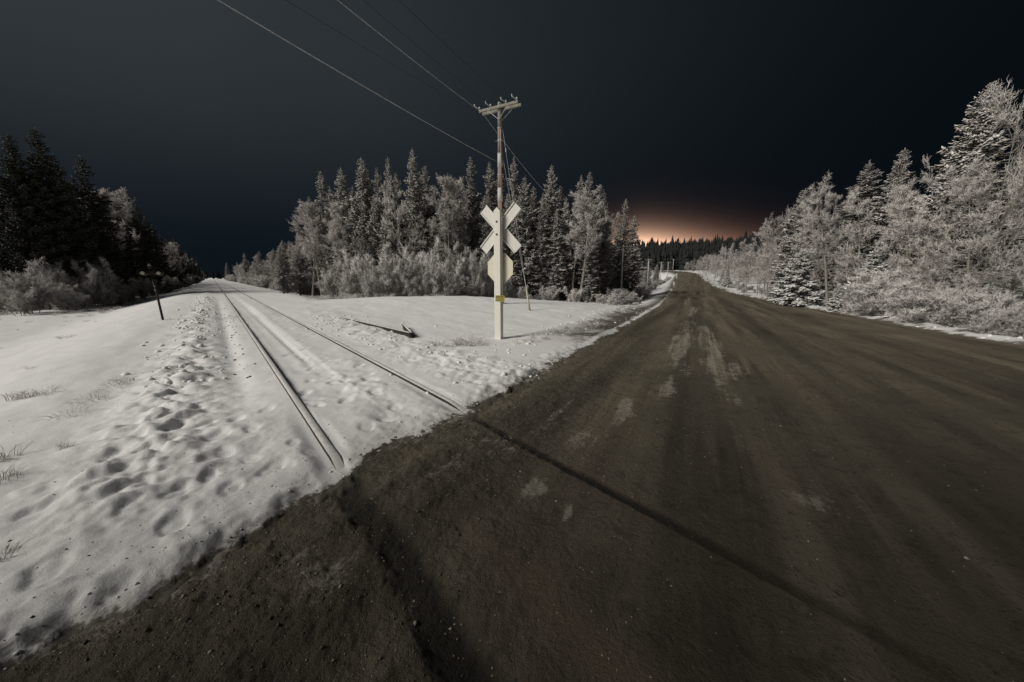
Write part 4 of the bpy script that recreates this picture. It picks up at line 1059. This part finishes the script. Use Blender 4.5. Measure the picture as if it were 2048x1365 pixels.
for k in range(16):       # where the line bends out of sight
    x, y = untrack(rng.uniform(385, 430), rng.uniform(-20, 16))
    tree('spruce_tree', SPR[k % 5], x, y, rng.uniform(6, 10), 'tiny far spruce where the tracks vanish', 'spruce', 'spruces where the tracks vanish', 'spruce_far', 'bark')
for k in range(16):
    x, y = rng.uniform(-74, -53), rng.uniform(-4, 24)
    if math.degrees(math.atan2(x, y)) > -61: x -= 14
    tree('spruce_tree', SPR[k % 5], x, y, rng.uniform(14, 18), 'spruce of the left wood standing outside the left edge of the photo', 'spruce', 'left wood outside the frame', 'spruce', 'bark', 1.25)
fill(22, lambda: untrack(rng.uniform(58, 120), rng.uniform(22, 40)), 'spruce', 2.2, (12, 16), 'dark spruce standing deep in the wood left of the tracks', 'spruces deep in the left wood', (1.0, 1.3))
# --- unseen trees added behind and left of the camera to shade the right part of the road
for k, (x, y, H) in enumerate([(-9.5, -5.6, 16), (-10.4, -7.6, 17), (-12.2, -6.6, 17), (-9.4, -9.4, 16), (-12.6, -9.2, 17), (-14.0, -7.6, 17), (-11.5, -11.2, 17), (-8.6, -7.6, 15)]):
    tree('spruce_tree', SPR[k % 5], x, y, H, 'spruce in the grove beside the road behind the viewer', 'spruce', 'added shade trees behind the viewer', 'spruce', 'bark', 1.4)

# ------------------------------------------------------------------ shrubs and brush
def shrub(proto, x, y, H, label, group=None, wide=1.0):
    c, t = use(proto, 'shrub', 'bark'); z = ground_z(x, y) - 0.03
    root = empty('shrub', (x, y, z), rng.uniform(0, 6.28)); s = H / proto[2]; root.scale = (s * wide, s * wide, s)
    a = bpy.data.objects.new('stems', t); C.objects.link(a); a.parent = root
    b = bpy.data.objects.new('twigs', c); C.objects.link(b); b.parent = root
    tag(root, label, 'shrub', group); TREES.append(('shrub', x, y)); return root
MIDS = [(655, 520, 33, 0, .9), (700, 520, 33, 1, .9), (722, 468, 32, 2, .75), (755, 505, 30, 3, .85), (790, 492, 31, 0, .7), (805, 500, 30, 1, .8), (838, 462, 33, 2, .65), (862, 498, 32, 3, .7), (880, 495, 30, 0, .8), (905, 478, 32, 1, .7), (935, 496, 33, 2, .75),
        (960, 490, 33, 3, .8), (690, 545, 31, 3, 1.0), (735, 530, 29, 0, .9), (825, 535, 29, 2, .9), (900, 540, 29.5, 3, .9), (945, 545, 31, 1, .9), (985, 520, 34, 0, .8), (1015, 545, 33, 1, .9), (1040, 560, 33, 2, 1.0)]
MIDS.sort()
for k, (u, v, d_, p, wd) in enumerate(MIDS):
    x, y, H = by_pixel(u, v, d_); shrub(SHR[p], x, y, H, f'tall frosted willow at the foot of the middle wood, {ORD[k]} from the left', 'tall willows before the middle wood', wd)
LFS = [(10, 505, 48, 0, .8), (48, 540, 47, 1, 1.0), (80, 500, 50, 2, .7), (112, 535, 49, 3, .9), (150, 520, 50, 0, .8), (168, 510, 51, 1, .7), (192, 503, 52, 2, .75), (225, 545, 54, 3, 1.0), (252, 550, 58, 0, 1.0), (280, 552, 63, 1, 1.0), (300, 545, 68, 2, 1.0), (25, 560, 45, 2, 1.1), (130, 560, 47, 1, 1.1), (205, 560, 50, 0, 1.1)]
LFS.sort()
for k, (u, v, d_, p, wd) in enumerate(LFS):
    x, y, H = by_pixel(u, v, d_); shrub(SHR[p], x, y, H, f'grey frosted willow before the left wood, {ORD[k]} from the left', 'tall willows before the left wood', wd)
for (u, v, d_, p, wd, lab) in [(1782, 525, 25.5, 0, 1.1, 'big round frosted bush at the right road edge'), (1880, 540, 22.0, 1, 1.1, 'bright frosted bush at the right road edge, right of the big round one'), (1832, 500, 26, 2, .85, 'tall frosted bush rising between the two big ones at the right'),
                               (1955, 560, 21.0, 2, 1.1, 'dim frosted bush right of the bright one at the road edge'), (2030, 545, 20.5, 0, 1.0, 'frosted bush at the right edge of the photo'), (1728, 560, 28, 1, .8, 'small frosted bush beside the little snowy spruce'),
                               (1985, 640, 18.7, 1, .9, 'low frosted bush right at the bank of the right road edge'), (2042, 635, 18.2, 2, .9, 'low frosted bush in the lower right corner of the wood'), (1700, 585, 28.6, 2, .7, 'thin dark bush between the little spruce and round bush')]:
    x, y, H = by_pixel(u, v, d_); shrub(RND[p], x, y, H, lab, None, wd)
def brush(n, sampler, hr, label, group, protos, dmin=0.6):
    got = 0; tr = 0
    while got < n and tr < n * 20:
        tr += 1; x, y = sampler()
        if y < 1 or too_close(x, y, ('shrub',), dmin): continue
        u, v = to_pixel(x, y, 0)
        if u < -100 or u > 2200: continue
        if float(road_in(np.array([x]), np.array([y]))[0][0]) > -1.4: continue
        shrub(protos[rng.integers(len(protos))], x, y, rng.uniform(*hr), label, group, rng.uniform(.9, 1.4)); got += 1
def s_left():
    t = 46 * (230 / 46.0) ** rng.random(); e = np.interp(t, [40, 52, 72, 100, 300], [16, 14, 8.5, 6, 3.5]); return untrack(t, e - 0.5 + 3.0 * rng.random())
def s_midline():
    t = 44 * (230 / 44.0) ** rng.random(); return untrack(t, np.interp(t, [44, 120, 230], [-7.5, -6.5, -5.0]) - 3.5 * rng.random())
def s_midfront():
    return rng.uniform(-14, 17), rng.uniform(33, 37.5)
def s_road_left():
    s = 36 + 130 * rng.random() ** 1.2; return unroad(s, float(edges(s)[0]) - 2.5 - 8 * rng.random())
def s_road_right():
    s = 6 + 90 * rng.random() ** 1.3; e = float(edges(s)[1]); return unroad(s, e + 2.6 + 2.5 * rng.random())
brush(48, s_left, (1.4, 4.2), 'grey frosted bush edging the wood left of the tracks', 'bushes left of the tracks', SHR + RND)
brush(58, s_midline, (1.2, 3.6), 'frosted bush along the right side of the tracks', 'bushes right of the tracks', SHR + RND)
brush(40, s_midfront, (0.9, 2.0), 'low frosted brush behind the snowy rise', 'low brush behind the snowy rise', SHR + RND)
brush(84, s_road_left, (0.8, 1.9), 'low frosted brush in the ditch left of the road', 'low brush left of the road', RND + SHR)
brush(30, s_road_right, (0.6, 1.7), 'frosted brush lining the right side of the road', 'brush right of the road', RND + SHR)

# ------------------------------------------------------------------ grass tufts and weeds
def tuft(me, x, y, sc, label, group, m='grass', rz=None, z=None):
    if not me.materials: me.materials.append(M[m])
    z0 = float(snow_height(np.array([x]), np.array([y]))[0][0])
    o = bpy.data.objects.new('grass_tuft', me); C.objects.link(o); o.location = (x, y, z0 - .01); o.scale = (sc, sc, sc); o.rotation_euler = (rng.normal(0, .1), rng.normal(0, .1), rng.uniform(0, 6.28) if rz is None else rz)
    tag(o, label, 'grass', group); return o
for k, (u, v, p, sc, lab) in enumerate([(225, 775, 2, .5, 'largest frosted grass tuft on the snow slope at left'), (180, 800, 2, .42, 'frosted grass tuft just left of the largest on the slope'), (140, 830, 2, .4, 'frosted grass tuft lowest on the snow slope'), (60, 795, 1, .6, 'upright frosted grass near the left edge, on the lower snow'),
        (30, 800, 1, .6, 'upright frosted grass at the left edge, on the lower snow'), (95, 790, 0, .4, 'frosted grass between the left edge and the largest tuft'), (60, 740, 0, .3, 'small frosted grass on the lower field at far left'), (250, 765, 0, .5, 'arching frosted grass at the upper end of the slope'),
        (130, 900, 1, .35, 'single dark sprig on the snow slope at left'), (8, 920, 1, .6, 'tall frosted stalks at the left edge of the photo'), (6, 965, 1, .6, 'short pale stalk at the left edge below the tall stalks'), (10, 1110, 1, .35, 'dark stub of grass low at the left edge')]):
    x, y = at(u, v); tuft(GRS[p], x, y, sc * .68, lab, 'frosted grass on the left slope')
for k, (u, v, sc) in enumerate([(930, 690, 1.0), (915, 692, .8), (945, 688, .9), (890, 694, .7), (960, 690, .6), (1030, 688, .6), (1060, 684, .6), (1090, 680, .6), (1130, 670, .7), (1160, 662, .7), (1190, 655, .7), (870, 690, .6)]):
    x, y = at(u, v); tuft(GRS[k % 2], x, y, sc * .8, f'frosted weeds along the ploughed bank by the sign, {ORD[k]} clump', 'weeds along the bank by the sign')
def grass_cover(name, spots, label):
    Vs = []; Fs = []; o = 0
    for k, (x, y, sc) in enumerate(spots):
        me = GRS[k % 3]; V = np.empty(len(me.vertices) * 3, np.float32); me.vertices.foreach_get('co', V); V = V.reshape(-1, 3) * sc
        Fi = np.empty(len(me.loops), np.int32); me.loops.foreach_get('vertex_index', Fi); Fi = Fi.reshape(-1, 4)
        a = rng.uniform(0, 6.28); ca, sa = math.cos(a), math.sin(a); z = ground_z(x, y)
        Vs.append(np.stack([V[:, 0] * ca - V[:, 1] * sa + x, V[:, 0] * sa + V[:, 1] * ca + y, V[:, 2] + z - .01], -1)); Fs.append(Fi + o); o += len(V)
    tag(link(name, np_mesh(name, np.vstack(Vs), np.vstack(Fs)), M['grass']), label, 'grass', None, 'stuff')
spots = []
for k in range(90):
    u = rng.uniform(620, 1240); x, y, _ = along(u, 500, rng.uniform(27, 33) if u > 980 else rng.uniform(26, 31)); spots.append((x, y, rng.uniform(.6, 1.3)))
for k in range(80):
    x, y = untrack(rng.uniform(38, 80), rng.uniform(6, 15)); spots.append((x, y, rng.uniform(.6, 1.2)))
for k in range(30):
    x, y = untrack(rng.uniform(14, 40), rng.uniform(4, 12)); spots.append((x, y, rng.uniform(.15, .4)))
for k in range(60):
    s = rng.uniform(12, 60); e = float(edges(s)[1]); x, y = unroad(s, e + rng.uniform(1.2, 2.4)); spots.append((x, y, rng.uniform(.4, .9)))
grass_cover('frosted_grass', spots, 'frosted grass fringing the woods, the lower field and the road bank')
# fallen branches right of the road
for k, (u, v, u2, v2, lab) in enumerate([(1440, 571, 1488, 574, 'thin pale fallen trunk in the brush right of the road, farther one'), (1500, 585, 1538, 590, 'thin pale fallen trunk in the brush right of the road, nearer one')]):
    a = at(u, v); b = at(u2, v2); za = ground_z(*a) + .35; zb = ground_z(*b) + .2
    tag(MB().tube([(*a, za), ((a[0] + b[0]) / 2, (a[1] + b[1]) / 2, (za + zb) / 2 + .1), (*b, zb)], [.05, .06, .04], 6).build('fallen_trunk', M['twig'], None, True), lab, 'fallen trunk', 'fallen trunks')

# ------------------------------------------------------------------ loose stuff: snow clods, gravel, far wood
def ico():
    bm = bmesh.new(); bmesh.ops.create_icosphere(bm, subdivisions=1, radius=1.0); bm.verts.index_update()
    V = np.array([v.co[:] for v in bm.verts]); Fa = np.array([[v.index for v in f.verts] for f in bm.faces]); bm.free(); return V, Fa
IV, IF = ico()
def clods(name, pts, sizes, material, flat=0.7, label=None):
    n = len(pts); pts = np.array(pts); z = snow_height(pts[:, 0], pts[:, 1])[0]
    Vs = IV[None] * (1 + rng.normal(0, .16, (n, len(IV), 1))) * np.array(sizes)[:, None, None] * np.stack([rng.uniform(.8, 1.3, n), rng.uniform(.8, 1.3, n), np.full(n, flat)], 1)[:, None, :]
    Vs = Vs + np.stack([pts[:, 0], pts[:, 1], z + np.array(sizes) * flat * .05], 1)[:, None, :]
    Fs = IF[None] + (np.arange(n) * len(IV))[:, None, None]
    o = link(name, np_mesh(name, Vs.reshape(-1, 3), Fs.reshape(-1, 3), material is M['snow']), material)
    tag(o, label, None, None, 'stuff'); return o
pts = []; sz = []
for k in range(520):
    t = 7.0 + 30 * rng.random() ** 1.2; n = rng.normal(0.62, 0.33); x, y = untrack(t, n)
    pts.append((x, y)); sz.append((.008 + .04 * rng.random() ** 2.5) * (1.0 + .03 * t))
for k in range(260):
    s = rng.uniform(6, 24); l = float(edges(s)[0]); x, y = unroad(s, l - abs(rng.normal(1.45, .45))); pts.append((x, y)); sz.append(.010 + .045 * rng.random() ** 2.2)
for k in range(150):
    x, y = untrack(rng.uniform(4, 16), rng.normal(-3.4, .6)); pts.append((x, y)); sz.append(rng.uniform(.012, .05))
for k in range(220):
    s = rng.uniform(0, 60); e = float(edges(s)[1]); x, y = unroad(s, e + rng.normal(.75, .35)); pts.append((x, y)); sz.append(rng.uniform(.02, .07))
for k in range(700):     # broken crust along the road edge
    s = 30 * rng.random() ** 1.2; l = float(edges(s)[0]); x, y = unroad(s, l - .02 - abs(rng.normal(0, .16))); pts.append((x, y)); sz.append((.003 + .014 * rng.random() ** 2.5) * min(2.0, .6 + s * .1))
keep = road_in(np.array(pts)[:, 0], np.array(pts)[:, 1])[0] < 0.03
clods('snow_clods', np.array(pts)[keep], np.array(sz)[keep], M['snow'], .75, 'loose white snow clods strewn along the banks and windrow')
pts = []; sz = []
for k in range(800):
    s = rng.uniform(-3, 14); l = float(edges(s)[0]); x, y = unroad(s, l - abs(rng.normal(0, .55)) - .02); pts.append((x, y)); sz.append(rng.uniform(.0025, .007))
for k in range(70):
    x, y = untrack(rng.uniform(7, 26), rng.normal(-.28, .12)); pts.append((x, y)); sz.append(rng.uniform(.01, .03))
for k in range(120):
    x, y = untrack(rng.uniform(1, 9), rng.uniform(-3, 3)); pts.append((x, y)); sz.append(rng.uniform(.003, .009))
keep = road_in(np.array(pts)[:, 0], np.array(pts)[:, 1])[0] < 0.0
clods('gravel', np.array(pts)[keep], np.array(sz)[keep], M['gravel'], .7, 'dark grit and pebbles scattered on the snow beside the road')
# frozen lumps on the road crust
pts = []; sz = []
for k in range(13000):
    s = -1 + 13 * rng.random() ** 1.5; l = float(edges(s)[0]); w = l + abs(rng.normal(0, 1.1)) if rng.random() < .75 else rng.uniform(-2, 7)
    x, y = unroad(s, w); pts.append((x, y)); sz.append(rng.uniform(.002, .007) if rng.random() < .96 else rng.uniform(.007, .013))
pts = np.array(pts); sz = np.array(sz); dd = road_in(pts[:, 0], pts[:, 1])[0]; pts = pts[dd > .02]; sz = sz[dd > .02]
def road_lumps():
    n = len(pts); z = road_height(pts[:, 0], pts[:, 1])[0]
    V8 = np.array([(1, 0, 0), (-1, 0, 0), (0, 1, 0), (0, -1, 0), (0, 0, 1), (0, 0, -1)], float); F8 = np.array([(0, 2, 4), (2, 1, 4), (1, 3, 4), (3, 0, 4), (2, 0, 5), (1, 2, 5), (3, 1, 5), (0, 3, 5)])
    Vs = V8[None] * (1 + rng.normal(0, .25, (n, 6, 1))) * sz[:, None, None] * np.array([1, 1, .7])
    a = rng.uniform(0, 6.28, n); ca, sa = np.cos(a)[:, None], np.sin(a)[:, None]
    Vs = np.stack([Vs[..., 0] * ca - Vs[..., 1] * sa, Vs[..., 0] * sa + Vs[..., 1] * ca, Vs[..., 2]], -1)
    Vs = Vs + np.stack([pts[:, 0], pts[:, 1], z + sz * .2], 1)[:, None, :]
    Fs = F8[None] + (np.arange(n) * 6)[:, None, None]
    me = np_mesh('frozen_crumbs', Vs.reshape(-1, 3), Fs.reshape(-1, 3)); o = link('frozen_crumbs', me, M['crumb'])
    me.materials.append(M['pale_crumb']); me.polygons.foreach_set('material_index', np.repeat((rng.random(n) < .35).astype(np.int32), 8)); me.update()
    tag(o, 'small frozen crumbs of dirty snow and grit lying on the road', None, None, 'stuff')
M['crumb'] = m_plain('dirty_frozen_crumbs', (0.11, 0.096, 0.075), 0.9, 0.5, 3)
M['pale_crumb'] = m_plain('pale_frozen_crumbs', (0.34, 0.31, 0.26), 0.9, 0.3, 3)
road_lumps()

def far_wood():
    g = np.random.default_rng(55); Vs = []; Fs = []; o = 0
    n = 9500; az = R(-12) + g.random(n) * R(66); r = 238 + 330 * g.random(n) ** 1.2
    x = r * np.sin(az); y = r * np.cos(az); z = snow_height(x, y, False)[0]
    d, s, w = road_in(x, y); ok = (d < -8); x, y, z = x[ok], y[ok], z[ok]; n = len(x)
    H = g.uniform(6, 13, n) * np.where(g.random(n) < .08, 1.35, 1); Rd = H * g.uniform(.14, .21, n)
    k = 7; tiers = 4
    for t in range(tiers):
        f0 = t / tiers * 0.9; zb = z + H * (f0 + .02); rb = Rd * (1 - f0) ** .9; zt = z + H * min(1, f0 + .42)
        a = g.uniform(0, 6.28, n)[:, None] + np.arange(k)[None] * 6.283 / k
        rr = rb[:, None] * g.uniform(.65, 1.2, (n, k))
        ring = np.stack([x[:, None] + np.cos(a) * rr, y[:, None] + np.sin(a) * rr, np.repeat(zb[:, None], k, 1) + g.normal(0, .25, (n, k))], -1)
        tip = np.stack([x, y, zt], -1)[:, None]
        Vs.append(np.concatenate([ring, tip], 1).reshape(-1, 3)); b = np.arange(n)[:, None] * (k + 1) + o
        for j in range(k): Fs.append(np.concatenate([b + j, b + (j + 1) % k, b + k], 1))
        o += n * (k + 1)
    me = np_mesh('distant_forest', np.vstack(Vs), np.vstack(Fs))
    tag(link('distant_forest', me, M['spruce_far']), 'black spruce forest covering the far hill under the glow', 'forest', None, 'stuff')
far_wood()

# ------------------------------------------------------------------ say which one: number the look-alikes along the picture
def ordinal(n):
    tens = {2: 'twent', 3: 'thirt', 4: 'fort', 5: 'fift', 6: 'sixt', 7: 'sevent', 8: 'eight', 9: 'ninet'}
    if n <= 19: return ORD[n - 1]
    if n < 100: return tens[n // 10] + ('ieth' if n % 10 == 0 else 'y-' + ORD[n % 10 - 1])
    return f'{n}th'
DEEP = ('inside the wood', 'deep in the wood', 'packed inside', 'deeper in the wood', 'buried among', 'half hidden in', 'behind the viewer', 'outside the left edge', 'wire span')
groups = {}
for o in scene.objects:
    if o.parent is None and 'label' in o and 'group' in o: groups.setdefault(o['label'], []).append(o)
for lab, objs in groups.items():
    if len(objs) < 2 or any(k in lab for k in DEEP): continue
    objs.sort(key=lambda o: to_pixel(o.location.x, o.location.y, o.location.z)[0])
    for k, o in enumerate(objs): o['label'] = f'{lab}, {ordinal(k + 1)} from the left'
